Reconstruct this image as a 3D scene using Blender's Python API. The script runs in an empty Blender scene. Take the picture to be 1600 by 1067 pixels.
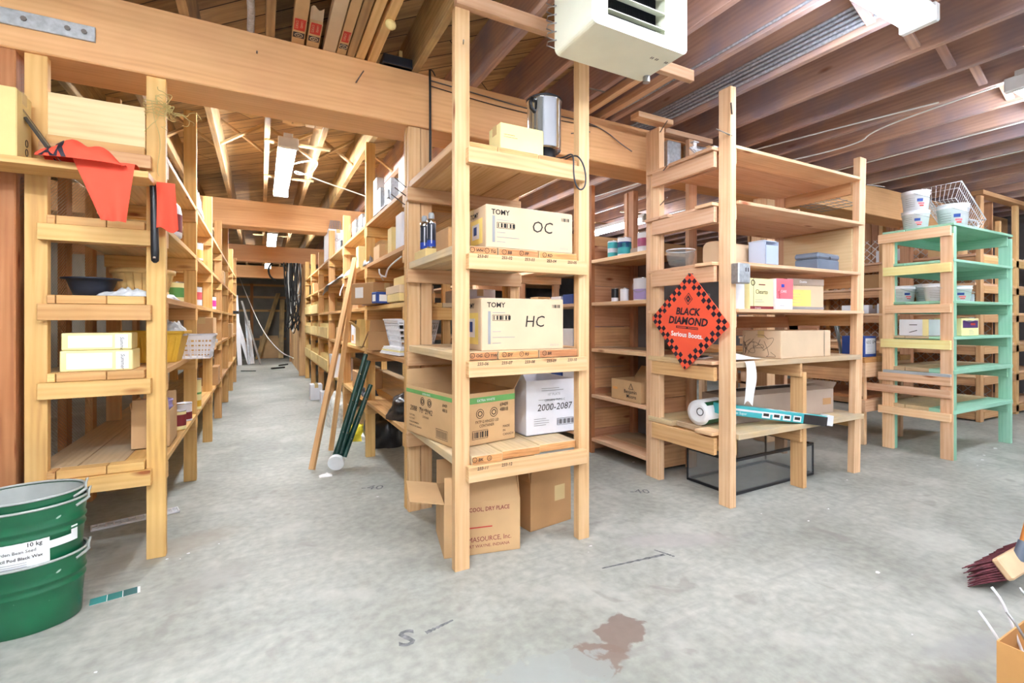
import bpy, bmesh, math, random
from mathutils import Matrix, Vector, noise
random.seed(7)
R = math.radians
C = bpy.context.scene.collection
sc = bpy.context.scene

# ------------------------------------------------------------ camera, world, exposure
cam = bpy.data.objects.new('camera', bpy.data.cameras.new('camera')); C.objects.link(cam)
cam.data.sensor_width = 36; cam.data.lens = 745/1600*36; cam.data.shift_y = -0.0203
cam.data.clip_start = .02; cam.data.clip_end = 100
cam.location = (0, 0, 1.2); cam.rotation_euler = (R(90), 0, R(-27.75))
sc.camera = cam
w = bpy.data.worlds.new('world'); sc.world = w; w.use_nodes = True
w.node_tree.nodes['Background'].inputs[0].default_value = (.8, .9, 1, 1)
w.node_tree.nodes['Background'].inputs[1].default_value = .3
sc.view_settings.view_transform = 'Standard'; sc.view_settings.look = 'None'
sc.view_settings.exposure = 1.95; sc.view_settings.gamma = 1; sc.view_settings.use_curve_mapping = False
sc.cycles.max_bounces = 10; sc.cycles.diffuse_bounces = 7; sc.cycles.transparent_max_bounces = 16
sc.cycles.sample_clamp_indirect = 6
sc.cycles.use_denoising = True
TUBE = 34.0     # brightness of the fluorescent tubes
def tube_lamp_positions():
    return [  # x, y, z, length, axis
        (.2, 5.25, 2.66, 1.75, 'y'), (.17, 9.3, 2.62, 1.5, 'y'), (.16, 13.6, 2.62, 1.5, 'y'),
        (2.28, 1.17, 2.70, 1.3, 'x'), (4.92, 1.17, 2.70, 1.3, 'x'),
        (4.83, 5.7, 2.62, 1.2, 'y'), (2.1, 5.4, 2.66, 1.2, 'y'),  # second entry: lamp added to lift the shadows around the second aisle
        (7.6, 1.0, 2.70, 1.3, 'x'),  # added out of view to brighten the right side
        (-1.2, .3, 2.70, 1.3, 'x'), (.9, -.9, 2.70, 1.3, 'x'), (3.4, -1.3, 2.70, 1.3, 'x'), (6.2, -1.3, 2.70, 1.3, 'x'),  # unseen lamps added over the near floor as front fill
        (-1.2, -1.6, 2.70, 1.3, 'x'), (.1, .75, 2.70, 1.3, 'y')]  # also added as fill, the last one overhead for left-facing sides

# ------------------------------------------------------------ materials
def lin(c):
    return tuple(((v/255)/12.92 if v/255 <= .04045 else ((v/255+.055)/1.055)**2.4) for v in c) + (1,)
MATS = {}
def newmat(name):
    m = bpy.data.materials.new(name); m.use_nodes = True
    MATS[name] = m
    return m, m.node_tree.nodes, m.node_tree.links, m.node_tree.nodes['Principled BSDF']
def plain(name, rgb, rough=.6, metal=0, var=.06, scale=8, bump=0, spec=.4, emit=None, es=0, trans=0):
    m, N, L, b = newmat(name)
    b.inputs['Roughness'].default_value = rough; b.inputs['Metallic'].default_value = metal
    b.inputs['Specular IOR Level'].default_value = spec
    if trans:
        b.inputs['Transmission Weight'].default_value = trans
    tc = N.new('ShaderNodeTexCoord'); n = N.new('ShaderNodeTexNoise')
    n.inputs['Scale'].default_value = scale; n.inputs['Detail'].default_value = 4
    L.new(tc.outputs['Object'], n.inputs['Vector'])
    r = N.new('ShaderNodeValToRGB'); c = lin(rgb)
    r.color_ramp.elements[0].position = .3; r.color_ramp.elements[1].position = .7
    r.color_ramp.elements[0].color = tuple(v*(1-var*2) for v in c[:3])+(1,)
    r.color_ramp.elements[1].color = tuple(min(1, v*(1+var)) for v in c[:3])+(1,)
    L.new(n.outputs['Fac'], r.inputs['Fac']); L.new(r.outputs['Color'], b.inputs['Base Color'])
    if bump:
        bp = N.new('ShaderNodeBump'); bp.inputs['Strength'].default_value = bump; bp.inputs['Distance'].default_value = .01
        L.new(n.outputs['Fac'], bp.inputs['Height']); L.new(bp.outputs['Normal'], b.inputs['Normal'])
    if emit:
        b.inputs['Emission Color'].default_value = emit + (1,); b.inputs['Emission Strength'].default_value = es
    return m
def wood(name, light, mid, dark, rough=.6, knots=True, dirt=0.0, dirtcol=(120, 112, 98)):
    """grain runs along U; 'tone' (per board) slides between two shades"""
    m, N, L, b = newmat(name)
    b.inputs['Roughness'].default_value = rough; b.inputs['Specular IOR Level'].default_value = .3
    uv = N.new('ShaderNodeUVMap'); uv.uv_map = 'uv'
    mp = N.new('ShaderNodeMapping'); mp.inputs['Scale'].default_value = (.9, 11, 1); L.new(uv.outputs[0], mp.inputs[0])
    n1 = N.new('ShaderNodeTexNoise'); n1.inputs['Scale'].default_value = 1.6; n1.inputs['Detail'].default_value = 5
    n1.inputs['Distortion'].default_value = .8; L.new(mp.outputs[0], n1.inputs['Vector'])
    mp2 = N.new('ShaderNodeMapping'); mp2.inputs['Scale'].default_value = (.55, 5, 1); L.new(uv.outputs[0], mp2.inputs[0])
    wv = N.new('ShaderNodeTexWave'); wv.bands_direction = 'Y'; wv.inputs['Scale'].default_value = 2.2
    wv.inputs['Distortion'].default_value = 9; wv.inputs['Detail'].default_value = 2; wv.inputs['Detail Scale'].default_value = .7
    L.new(mp2.outputs[0], wv.inputs['Vector'])
    mx = N.new('ShaderNodeMath'); mx.operation = 'MULTIPLY_ADD'; L.new(wv.outputs['Fac'], mx.inputs[0]); mx.inputs[1].default_value = .16
    L.new(n1.outputs['Fac'], mx.inputs[2])
    rp = N.new('ShaderNodeValToRGB'); e = rp.color_ramp.elements
    e[0].position = .22; e[0].color = lin(dark); e[1].position = .85; e[1].color = lin(light)
    k = e.new(.5); k.color = lin(mid)
    L.new(mx.outputs[0], rp.inputs['Fac'])
    at = N.new('ShaderNodeAttribute'); at.attribute_name = 'tone'
    hs = N.new('ShaderNodeHueSaturation'); L.new(rp.outputs['Color'], hs.inputs['Color'])
    vm = N.new('ShaderNodeMapRange'); L.new(at.outputs['Fac'], vm.inputs['Value'])
    vm.inputs['To Min'].default_value = .82; vm.inputs['To Max'].default_value = 1.12; L.new(vm.outputs[0], hs.inputs['Value'])
    hm = N.new('ShaderNodeMapRange'); L.new(at.outputs['Fac'], hm.inputs['Value'])
    hm.inputs['To Min'].default_value = .488; hm.inputs['To Max'].default_value = .506; L.new(hm.outputs[0], hs.inputs['Hue'])
    col = hs.outputs['Color']
    if knots:
        mk = N.new('ShaderNodeMapping'); mk.inputs['Scale'].default_value = (1.7, 5.2, 1); L.new(uv.outputs[0], mk.inputs[0])
        vo = N.new('ShaderNodeTexVoronoi'); vo.inputs['Scale'].default_value = 1.0; L.new(mk.outputs[0], vo.inputs['Vector'])
        kr = N.new('ShaderNodeValToRGB'); kr.color_ramp.elements[0].position = .035; kr.color_ramp.elements[0].color = (1, 1, 1, 1)
        kr.color_ramp.elements[1].position = .11; kr.color_ramp.elements[1].color = (0, 0, 0, 1); L.new(vo.outputs['Distance'], kr.inputs['Fac'])
        mk2 = N.new('ShaderNodeMixRGB'); mk2.blend_type = 'MULTIPLY'; L.new(kr.outputs['Color'], mk2.inputs[0])
        L.new(col, mk2.inputs[1]); mk2.inputs[2].default_value = lin((165, 108, 70)); col = mk2.outputs[0]
    if dirt:
        nd = N.new('ShaderNodeTexNoise'); nd.inputs['Scale'].default_value = 3.2; nd.inputs['Detail'].default_value = 7
        tc = N.new('ShaderNodeTexCoord'); L.new(tc.outputs['Object'], nd.inputs['Vector'])
        dr = N.new('ShaderNodeValToRGB'); dr.color_ramp.elements[0].position = .42; dr.color_ramp.elements[1].position = .72
        dr.color_ramp.elements[0].color = (0, 0, 0, 1); dr.color_ramp.elements[1].color = (dirt,)*3+(1,)
        L.new(nd.outputs['Fac'], dr.inputs['Fac'])
        md = N.new('ShaderNodeMixRGB'); L.new(dr.outputs['Color'], md.inputs[0]); L.new(col, md.inputs[1]); md.inputs[2].default_value = lin(dirtcol)
        col = md.outputs[0]
    L.new(col, b.inputs['Base Color'])
    bp = N.new('ShaderNodeBump'); bp.inputs['Strength'].default_value = .25; bp.inputs['Distance'].default_value = .003
    L.new(mx.outputs[0], bp.inputs['Height']); L.new(bp.outputs['Normal'], b.inputs['Normal'])
    return m
wood('pine', (226, 192, 146), (214, 174, 124), (188, 142, 92))
wood('pine_row', (224, 184, 122), (210, 164, 100), (182, 132, 74), dirt=.3, dirtcol=(158, 124, 82))
wood('pine_pink', (240, 206, 168), (228, 186, 144), (200, 152, 112), dirt=.25, dirtcol=(170, 130, 100))
wood('fir_beam', (230, 180, 128), (220, 167, 115), (204, 149, 99), dirt=.35, dirtcol=(206, 146, 108), knots=False)
wood('joist_wood', (206, 170, 150), (186, 152, 136), (154, 126, 118), dirt=.9, dirtcol=(150, 140, 154))
wood('joist_pale', (204, 172, 122), (180, 146, 98), (140, 106, 66), dirt=.75, dirtcol=(104, 94, 80))
wood('dark_board', (204, 148, 92), (184, 126, 74), (150, 96, 54), dirt=.5, dirtcol=(140, 98, 64))
wood('shelf_dusty', (222, 196, 152), (206, 180, 138), (180, 150, 110), dirt=.7, dirtcol=(176, 166, 148), knots=False)
wood('plank_wall', (218, 170, 126), (196, 146, 104), (156, 108, 72), dirt=.45, dirtcol=(134, 98, 70))
wood('end_grain', (212, 162, 108), (192, 138, 86), (156, 106, 64), knots=False)
wood('green_paint_wood', (160, 208, 182), (146, 198, 170), (124, 178, 150), knots=False, dirt=.3, dirtcol=(176, 206, 190))
wood('yellow_paint_wood', (240, 232, 170), (234, 222, 150), (220, 196, 128), knots=False, dirt=.5, dirtcol=(222, 176, 120))
wood('handle_wood', (216, 140, 76), (196, 118, 58), (170, 96, 44), knots=False)
wood('orange_pine', (228, 190, 138), (214, 170, 116), (188, 140, 90), dirt=.25, dirtcol=(184, 134, 92))
wood('particle_board', (236, 212, 166), (228, 202, 154), (212, 182, 132), knots=False)
plain('cardboard', (206, 168, 122), .85, var=.05, scale=5)
plain('cardboard_pale', (214, 188, 156), .85, var=.04, scale=5)
plain('cardboard_dark', (178, 136, 92), .85, var=.06, scale=5)
plain('cardboard_grey', (176, 156, 140), .85, var=.04, scale=5)
plain('cardboard_yellow', (228, 202, 138), .85, var=.06, scale=5)
plain('cream_carton', (244, 232, 170), .8, var=.03)
plain('packing_tape', (206, 180, 130), .25, var=.03)
plain('white_card', (232, 232, 238), .7, var=.03)
plain('white_plastic', (236, 236, 240), .35, var=.02, spec=.5)
plain('paper', (240, 240, 240), .8, var=.03)
plain('grey_print', (150, 150, 152), .8)
plain('black_print', (30, 28, 30), .8)
plain('ink', (44, 38, 36), .8)
plain('red_print', (196, 60, 50), .7)
plain('maroon_print', (128, 44, 50), .7)
plain('green_print', (106, 166, 92), .7)
plain('blue_print', (40, 70, 170), .6)
plain('blue_card', (46, 74, 146), .7)
plain('teal_print', (64, 176, 182), .5)
plain('purple_print', (72, 40, 96), .6)
plain('magenta_print', (214, 60, 140), .6)
plain('yellow_print', (240, 214, 120), .7)
plain('orange_print', (232, 168, 92), .7)
plain('cardboard_tan', (204, 152, 92), .85, var=.05)
plain('pink_print', (236, 110, 120), .7)
plain('galvanised', (190, 194, 198), .4, metal=.8, var=.12, scale=40)
plain('steel', (205, 208, 212), .16, metal=1, var=.05, scale=3)
plain('wire_metal', (170, 170, 172), .4, metal=.8)
plain('cable_armour', (186, 192, 204), .45, metal=.5, var=.15, scale=60)
plain('black_plastic', (26, 26, 30), .35, var=.1, spec=.5)
plain('navy_plastic', (36, 40, 52), .4, var=.1, spec=.5)
plain('black_bag', (24, 24, 28), .3, var=.2, scale=20, bump=.6, spec=.6)
plain('dark_metal', (60, 62, 68), .5, metal=.5)
plain('lamp_enamel', (236, 238, 240), .4)
plain('heater_enamel', (238, 240, 222), .35, var=.02, spec=.5)
plain('heater_dark', (70, 74, 92), .5, metal=.3)
plain('bucket_green', (14, 92, 58), .3, var=.14, scale=4, spec=.6)
def scuffs(name, col, scale, lo):
    m = MATS[name]; N = m.node_tree.nodes; L = m.node_tree.links; b = N['Principled BSDF']; src = b.inputs['Base Color'].links[0].from_socket
    tc = N.new('ShaderNodeTexCoord'); n = N.new('ShaderNodeTexNoise'); n.inputs['Scale'].default_value = scale; n.inputs['Detail'].default_value = 5; n.inputs['Distortion'].default_value = .6; L.new(tc.outputs['Object'], n.inputs['Vector'])
    r = N.new('ShaderNodeValToRGB'); r.color_ramp.elements[0].position = lo; r.color_ramp.elements[0].color = (0, 0, 0, 1); r.color_ramp.elements[1].position = lo+.03; r.color_ramp.elements[1].color = (.8, .8, .8, 1); L.new(n.outputs['Fac'], r.inputs['Fac'])
    x = N.new('ShaderNodeMixRGB'); L.new(r.outputs['Color'], x.inputs[0]); L.new(src, x.inputs[1]); x.inputs[2].default_value = lin(col); L.new(x.outputs[0], b.inputs['Base Color'])
scuffs('bucket_green', (196, 206, 196), 26, .70)
plain('bucket_grey', (170, 174, 170), .5, var=.1)
plain('orange_cloth', (236, 84, 60), .85, var=.04, scale=6)
plain('sign_orange', (238, 92, 62), .45, var=.02)
plain('sign_black', (44, 36, 48), .45)
plain('bristle', (104, 50, 58), .8, var=.3, scale=60)
plain('brush_block', (230, 196, 156), .6)
plain('dark_green_metal', (18, 66, 56), .35, var=.15, spec=.6)
plain('yellow_plastic', (240, 222, 60), .5)
plain('planter_yellow', (232, 186, 64), .55)
plain('basket_wood', (226, 186, 118), .7, var=.08, scale=20)
plain('plastic_film', (206, 212, 216), .25, var=.15, scale=25, bump=.8, spec=.6)
plain('twine', (190, 170, 110), .9)
plain('dark_wall', (140, 136, 126), .9, var=.12, scale=2)
plain('grey_wall', (126, 122, 124), .9, var=.1, scale=2)
plain('nail_metal', (120, 112, 106), .5, metal=.6)
plain('floor_ink', (120, 122, 124), .9, var=.3, scale=40)
plain('teal_chip', (60, 150, 148), .6)
plain('teal_chip_mid', (52, 128, 124), .6)
plain('teal_chip_dark', (52, 98, 98), .6)
plain('white_cable', (228, 228, 222), .5)
plain('black_cable', (40, 38, 38), .5, var=.2)
plain('cash_box', (120, 132, 150), .35, metal=.3)
plain('steel_blue', (70, 110, 190), .45)
plain('grey_foam', (170, 176, 180), .7)
plain('paint_stained', (214, 214, 208), .5, var=.15, scale=30)
plain('pail_white', (238, 240, 244), .4, var=.02)
plain('tube_glow', (255, 255, 255), .5, emit=(.89, .955, 1.02), es=TUBE*1.25)
plain('tube_glow_dim', (255, 255, 255), .5, emit=(.88, .94, 1.06), es=TUBE*.5)
plain('tube_glow_mid', (255, 255, 255), .5, emit=(.88, .95, 1.04), es=TUBE*.8)
plain('lavender_label', (176, 160, 214), .5)
def glassy(name, col, alpha):
    m, N, L, b = newmat(name)
    b.inputs['Base Color'].default_value = lin(col); b.inputs['Roughness'].default_value = .12
    b.inputs['Specular IOR Level'].default_value = .6
    t = N.new('ShaderNodeBsdfTransparent'); mx = N.new('ShaderNodeMixShader'); mx.inputs[0].default_value = alpha
    out = N['Material Output']; L.new(t.outputs[0], mx.inputs[1]); L.new(b.outputs[0], mx.inputs[2]); L.new(mx.outputs[0], out.inputs[0])
glassy('clear_glass', (170, 176, 176), .16)
glassy('frosted_plastic', (228, 230, 236), .72)
glassy('blueish_plastic', (206, 220, 240), .75)
def mesh_screen(name, col, su, sv, wd):
    m, N, L, b = newmat(name)
    b.inputs['Base Color'].default_value = lin(col); b.inputs['Roughness'].default_value = .5; b.inputs['Metallic'].default_value = .4
    uv = N.new('ShaderNodeUVMap'); uv.uv_map = 'uv'; sp = N.new('ShaderNodeSeparateXYZ'); L.new(uv.outputs[0], sp.inputs[0])
    def mt(op, a, bb):
        n = N.new('ShaderNodeMath'); n.operation = op
        for i, v in enumerate((a, bb)):
            if isinstance(v, (int, float)): n.inputs[i].default_value = v
            else: L.new(v, n.inputs[i])
        return n.outputs[0]
    u = mt('MULTIPLY', sp.outputs[0], su); v = mt('MULTIPLY', sp.outputs[1], sv)
    f1 = mt('PINGPONG', mt('ADD', u, v), .5); f2 = mt('PINGPONG', mt('SUBTRACT', u, v), .5)
    a = mt('LESS_THAN', mt('MINIMUM', f1, f2), wd)
    t = N.new('ShaderNodeBsdfTransparent'); mx = N.new('ShaderNodeMixShader'); L.new(a, mx.inputs[0])
    out = N['Material Output']; L.new(t.outputs[0], mx.inputs[1]); L.new(b.outputs[0], mx.inputs[2]); L.new(mx.outputs[0], out.inputs[0])
mesh_screen('expanded_metal', (150, 132, 104), 28, 52, .08)
mesh_screen('chain_mesh', (196, 190, 182), 9, 9, .06)

def floor_material():
    m, N, L, b = newmat('concrete_floor')
    b.inputs['Roughness'].default_value = .5; b.inputs['Specular IOR Level'].default_value = .3
    tc = N.new('ShaderNodeTexCoord')
    def nz(s, d=6, dist=0, vec=None):
        n = N.new('ShaderNodeTexNoise'); n.inputs['Scale'].default_value = s; n.inputs['Detail'].default_value = d
        n.inputs['Distortion'].default_value = dist; L.new(vec or tc.outputs['Object'], n.inputs['Vector']); return n.outputs['Fac']
    def ramp(f, p0, c0, p1, c1):
        r = N.new('ShaderNodeValToRGB'); r.color_ramp.elements[0].position = p0; r.color_ramp.elements[0].color = c0
        r.color_ramp.elements[1].position = p1; r.color_ramp.elements[1].color = c1; L.new(f, r.inputs['Fac']); return r.outputs['Color']
    def mix(f, a, bb, mode='MIX'):
        x = N.new('ShaderNodeMixRGB'); x.blend_type = mode
        for i, v in enumerate((f, a, bb)):
            if isinstance(v, (int, float)): x.inputs[i].default_value = v
            elif isinstance(v, tuple): x.inputs[i].default_value = v
            else: L.new(v, x.inputs[i])
        return x.outputs[0]
    base = ramp(nz(1.1, 8, .6), .3, lin((146, 148, 140)), .72, lin((188, 190, 182)))
    fine = ramp(nz(22, 6), .3, (.78, .78, .78, 1), .7, (1.08, 1.08, 1.08, 1))
    col = mix(1.0, base, fine, 'MULTIPLY')
    # trowel scuffs: stretched noise
    mp = N.new('ShaderNodeMapping'); mp.inputs['Rotation'].default_value = (0, 0, R(35)); mp.inputs['Scale'].default_value = (1.2, 9, 1)
    L.new(tc.outputs['Object'], mp.inputs[0])
    sc1 = ramp(nz(1.5, 5, 1.5, mp.outputs[0]), .56, (0, 0, 0, 1), .70, (.5, .5, .5, 1))
    col = mix(sc1, col, lin((150, 150, 146)))
    sc2 = ramp(nz(2.6, 9, .2), .57, (0, 0, 0, 1), .66, (.4, .4, .4, 1))
    col = mix(sc2, col, lin((196, 197, 190)))
    sc3 = ramp(nz(4.2, 9, .8), .63, (0, 0, 0, 1), .69, (.5, .5, .5, 1))
    col = mix(sc3, col, lin((138, 134, 128)))
    wv = nz(15, 6, .5)
    wob = N.new('ShaderNodeVectorMath'); wob.operation = 'SCALE'; wob.inputs['Scale'].default_value = 1
    def blot(cx, cy, rx, ry, rot, colr, soft=.12, strength=.9, rough=.35):
        nonlocal col
        mp = N.new('ShaderNodeMapping'); mp.vector_type = 'TEXTURE'
        mp.inputs['Location'].default_value = (cx, cy, 0); mp.inputs['Rotation'].default_value = (0, 0, rot); mp.inputs['Scale'].default_value = (rx, ry, 1)
        L.new(tc.outputs['Object'], mp.inputs[0])
        ln = N.new('ShaderNodeVectorMath'); ln.operation = 'LENGTH'; L.new(mp.outputs[0], ln.inputs[0])
        ad = N.new('ShaderNodeMath'); ad.operation = 'MULTIPLY_ADD'; L.new(wv, ad.inputs[0]); ad.inputs[1].default_value = rough*2; L.new(ln.outputs['Value'], ad.inputs[2])
        hf = N.new('ShaderNodeMath'); hf.operation = 'MULTIPLY'; L.new(ad.outputs[0], hf.inputs[0]); hf.inputs[1].default_value = .5
        f = ramp(hf.outputs[0], (1+rough-soft)/2, (strength,)*3+(1,), (1+rough+soft)/2, (0, 0, 0, 1))
        col = mix(f, col, lin(colr))
    blot(1.225, 1.435, .115, .08, .5, (122, 104, 94), .07, .85, .75)
    blot(1.05, 1.36, .11, .085, .2, (126, 108, 98), .07, .85, .75)
    blot(.84, 1.36, .24, .11, -.1, (150, 154, 150), .05, .85, .75)
    blot(.58, 1.42, .07, .03, 0, (168, 150, 108), .15, .7)
    blot(-.2, 2.6, .2, .1, .6, (150, 148, 142), .3, .5)
    blot(2.0, 1.9, .3, .08, -.4, (172, 168, 166), .3, .6)
    blot(3.0, 2.9, .5, .3, 0, (168, 166, 160), .3, .4)
    blot(2.35, .75, .25, .06, -.3, (150, 150, 148), .2, .6)
    blot(-.45, 3.05, .35, .12, .4, (158, 150, 136), .3, .6)
    L.new(col, b.inputs['Base Color'])
    bp = N.new('ShaderNodeBump'); bp.inputs['Strength'].default_value = .2; bp.inputs['Distance'].default_value = .004
    L.new(nz(30, 6), bp.inputs['Height']); L.new(bp.outputs['Normal'], b.inputs['Normal'])
floor_material()
def deck_material():
    m, N, L, b = newmat('deck_planks')
    b.inputs['Roughness'].default_value = .7
    tc = N.new('ShaderNodeTexCoord'); mp = N.new('ShaderNodeMapping'); mp.inputs['Rotation'].default_value = (0, 0, R(45))
    L.new(tc.outputs['Object'], mp.inputs[0])
    br = N.new('ShaderNodeTexBrick'); br.offset = .37; br.inputs['Scale'].default_value = 1; br.inputs['Brick Width'].default_value = 3.6
    br.inputs['Row Height'].default_value = .145; br.inputs['Mortar Size'].default_value = .004
    br.inputs['Color1'].default_value = lin((206, 170, 120)); br.inputs['Color2'].default_value = lin((172, 136, 94)); br.inputs['Mortar'].default_value = lin((60, 46, 34))
    L.new(mp.outputs[0], br.inputs['Vector'])
    m2 = N.new('ShaderNodeMapping'); m2.inputs['Scale'].default_value = (1.2, 14, 1); L.new(mp.outputs[0], m2.inputs[0])
    n = N.new('ShaderNodeTexNoise'); n.inputs['Scale'].default_value = 1.4; n.inputs['Detail'].default_value = 6; n.inputs['Distortion'].default_value = 1
    L.new(m2.outputs[0], n.inputs['Vector'])
    r = N.new('ShaderNodeValToRGB'); r.color_ramp.elements[0].position = .3; r.color_ramp.elements[0].color = (.42, .38, .36, 1); r.color_ramp.elements[1].position = .62
    L.new(n.outputs['Fac'], r.inputs['Fac'])
    x = N.new('ShaderNodeMixRGB'); x.blend_type = 'MULTIPLY'; x.inputs[0].default_value = .8
    L.new(br.outputs['Color'], x.inputs[1]); L.new(r.outputs['Color'], x.inputs[2]); L.new(x.outputs[0], b.inputs['Base Color'])
deck_material()

# ------------------------------------------------------------ mesh builder
_tc = {}
def text_geo(s, bold):
    k = (s, bold)
    if k not in _tc:
        cu = bpy.data.curves.new('t', 'FONT'); cu.body = s; cu.size = 1; cu.resolution_u = 2; cu.offset = bold
        o = bpy.data.objects.new('t', cu); C.objects.link(o)
        dg = bpy.context.evaluated_depsgraph_get(); me = o.evaluated_get(dg).to_mesh()
        vs = [v.co.copy() for v in me.vertices]; fs = [tuple(p.vertices) for p in me.polygons]
        o.evaluated_get(dg).to_mesh_clear(); bpy.data.objects.remove(o); bpy.data.curves.remove(cu)
        wdt = max((v.x for v in vs), default=1)
        _tc[k] = (vs, fs, wdt)
    return _tc[k]
class B:
    def __init__(s):
        s.v = []; s.f = []; s.m = []; s.uv = []; s.t = []; s.sm = []; s.mats = []; s.M = Matrix()
    def mi(s, name):
        if name not in s.mats: s.mats.append(name)
        return s.mats.index(name)
    def add(s, vs, fs, mat, uvs=None, tone=None, smooth=False, M=None):
        o = len(s.v); T = s.M @ M if M is not None else s.M
        s.v += [tuple(T @ Vector(v)) for v in vs]; mi = s.mi(mat)
        if tone is None: tone = random.random()
        for i, f in enumerate(fs):
            s.f.append(tuple(o+a for a in f)); s.m.append(mi); s.t.append(tone); s.sm.append(smooth)
            s.uv.append(uvs[i] if uvs else [(vs[a][0]+vs[a][2]*.3, vs[a][1]+vs[a][2]) for a in f])
        return s
    def box(s, x0, x1, y0, y1, z0, z1, mat='pine', c=.002, M=None, tone=None, endmat=None):
        lo = (min(x0, x1), min(y0, y1), min(z0, z1)); hi = (max(x0, x1), max(y0, y1), max(z0, z1))
        d = [hi[i]-lo[i] for i in range(3)]; c = min(c, min(d)*.3)
        ax = d.index(max(d)); ou, ov = random.random()*20, random.random()*20
        def uvp(p, n):
            if n == ax:
                q = [i for i in range(3) if i != ax]; return (p[q[0]]*4+ou, p[q[1]]*2+ov)
            v = [i for i in range(3) if i != ax and i != n][0]
            return (p[ax]+ou, p[v]+ov+p[n]*.7)
        vs = []; idx = {}
        def V(p):
            p = tuple(p)
            if p not in idx: idx[p] = len(vs); vs.append(p)
            return idx[p]
        fs = []; uvs = []; ends = []
        if c <= 0:
            c = 0
        cor = {}
        for sx in (0, 1):
            for sy in (0, 1):
                for sz in (0, 1):
                    for n in range(3):
                        sg = (sx, sy, sz); p = []
                        for i in range(3):
                            e = (lo, hi)[sg[i]][i]
                            if i != n: e += c if sg[i] == 0 else -c
                            p.append(e)
                        cor[(sg, n)] = p
        def face(keys, n):
            ps = [cor[k] for k in keys]; fs.append(tuple(V(p) for p in ps)); uvs.append([uvp(p, n) for p in ps]); ends.append(n == ax)
        for n in range(3):
            a, b_ = [(1, 2), (2, 0), (0, 1)][n]
            for sd in (0, 1):
                seq = [(0, 0), (1, 0), (1, 1), (0, 1)]
                if sd == 0: seq = seq[::-1]
                ks = []
                for (p, q) in seq:
                    g = [0, 0, 0]; g[n] = sd; g[a] = p; g[b_] = q; ks.append((tuple(g), n))
                face(ks, n)
        if c > 0:
            for n in range(3):   # edges parallel to axis n
                a, b_ = [(1, 2), (2, 0), (0, 1)][n]
                for p in (0, 1):
                    for q in (0, 1):
                        g0 = [0, 0, 0]; g0[a] = p; g0[b_] = q; g1 = list(g0); g1[n] = 1; g0 = tuple(g0); g1 = tuple(g1)
                        ks = [(g0, a), (g1, a), (g1, b_), (g0, b_)]
                        if (p+q) % 2 == 0: ks = ks[::-1]
                        face(ks, a)
                        ends[-1] = False
            for sg in [(x, y, z) for x in (0, 1) for y in (0, 1) for z in (0, 1)]:
                ks = [(sg, 0), (sg, 1), (sg, 2)]
                if sum(sg) % 2 == 0: ks = ks[::-1]
                face(ks, 0); ends[-1] = False
        if tone is None: tone = random.random()
        if endmat:
            f1 = [(f, u) for f, u, e in zip(fs, uvs, ends) if e]; f0 = [(f, u) for f, u, e in zip(fs, uvs, ends) if not e]
            s.add(vs, [f for f, u in f0], mat, [u for f, u in f0], tone, M=M)
            s.add(vs, [f for f, u in f1], endmat, [u for f, u in f1], tone, M=M)
        else: s.add(vs, fs, mat, uvs, tone, M=M)
        return s
    def stick(s, p0, p1, w, h, mat='pine', roll=0, c=.002):
        """a straight board from p0 to p1; w sideways, h upwards"""
        p0 = Vector(p0); p1 = Vector(p1); d = p1-p0; L = d.length; x = d.normalized()
        up = Vector((0, 0, 1)) if abs(x.z) < .95 else Vector((0, 1, 0))
        y = up.cross(x).normalized(); z = x.cross(y)
        M = Matrix((( x.x, y.x, z.x, p0.x), (x.y, y.y, z.y, p0.y), (x.z, y.z, z.z, p0.z), (0, 0, 0, 1))) @ Matrix.Rotation(roll, 4, 'X')
        return s.box(0, L, -w/2, w/2, -h/2, h/2, mat, c=c, M=M)
    def tube(s, pts, r, mat, n=8, closed=False, caps=True, M=None):
        pts = [Vector(p) for p in pts]; m = len(pts); vs = []; fs = []; uvs = []
        if not isinstance(r, (list, tuple)): r = [r]*m
        prev = None; dist = 0
        rings = []
        for i, p in enumerate(pts):
            if closed: t = pts[(i+1) % m]-pts[i-1]
            else: t = pts[min(i+1, m-1)]-pts[max(i-1, 0)]
            t.normalize()
            if prev is None:
                a = Vector((0, 0, 1)) if abs(t.z) < .9 else Vector((1, 0, 0)); prev = t.cross(a).normalized()
            else:
                prev = (prev-t*prev.dot(t)); prev = prev.normalized() if prev.length > 1e-6 else t.cross(Vector((.3, .5, .7))).normalized()
            b_ = t.cross(prev)
            if i: dist += (p-pts[i-1]).length
            rings.append(dist)
            for k in range(n):
                an = 2*math.pi*k/n; vs.append(tuple(p+(prev*math.cos(an)+b_*math.sin(an))*r[i]))
        for i in range(m if closed else m-1):
            j = (i+1) % m
            for k in range(n):
                k2 = (k+1) % n; fs.append((i*n+k, i*n+k2, j*n+k2, j*n+k)); u0 = rings[i]; u1 = rings[j] if j else rings[i]+.05
                uvs.append([(u0, k/n*.1), (u0, (k+1)/n*.1), (u1, (k+1)/n*.1), (u1, k/n*.1)])
        s.add(vs, fs, mat, uvs, smooth=n > 5, M=M)
        if caps and not closed:
            o = [tuple(range(n))[::-1], tuple((m-1)*n+k for k in range(n))]
            s.add(vs, o, mat, M=M)
        return s
    def cyl(s, p0, p1, r0, r1=None, mat='steel', n=20, M=None):
        return s.tube([p0, p1], [r0, r0 if r1 is None else r1], mat, n, M=M)
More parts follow.
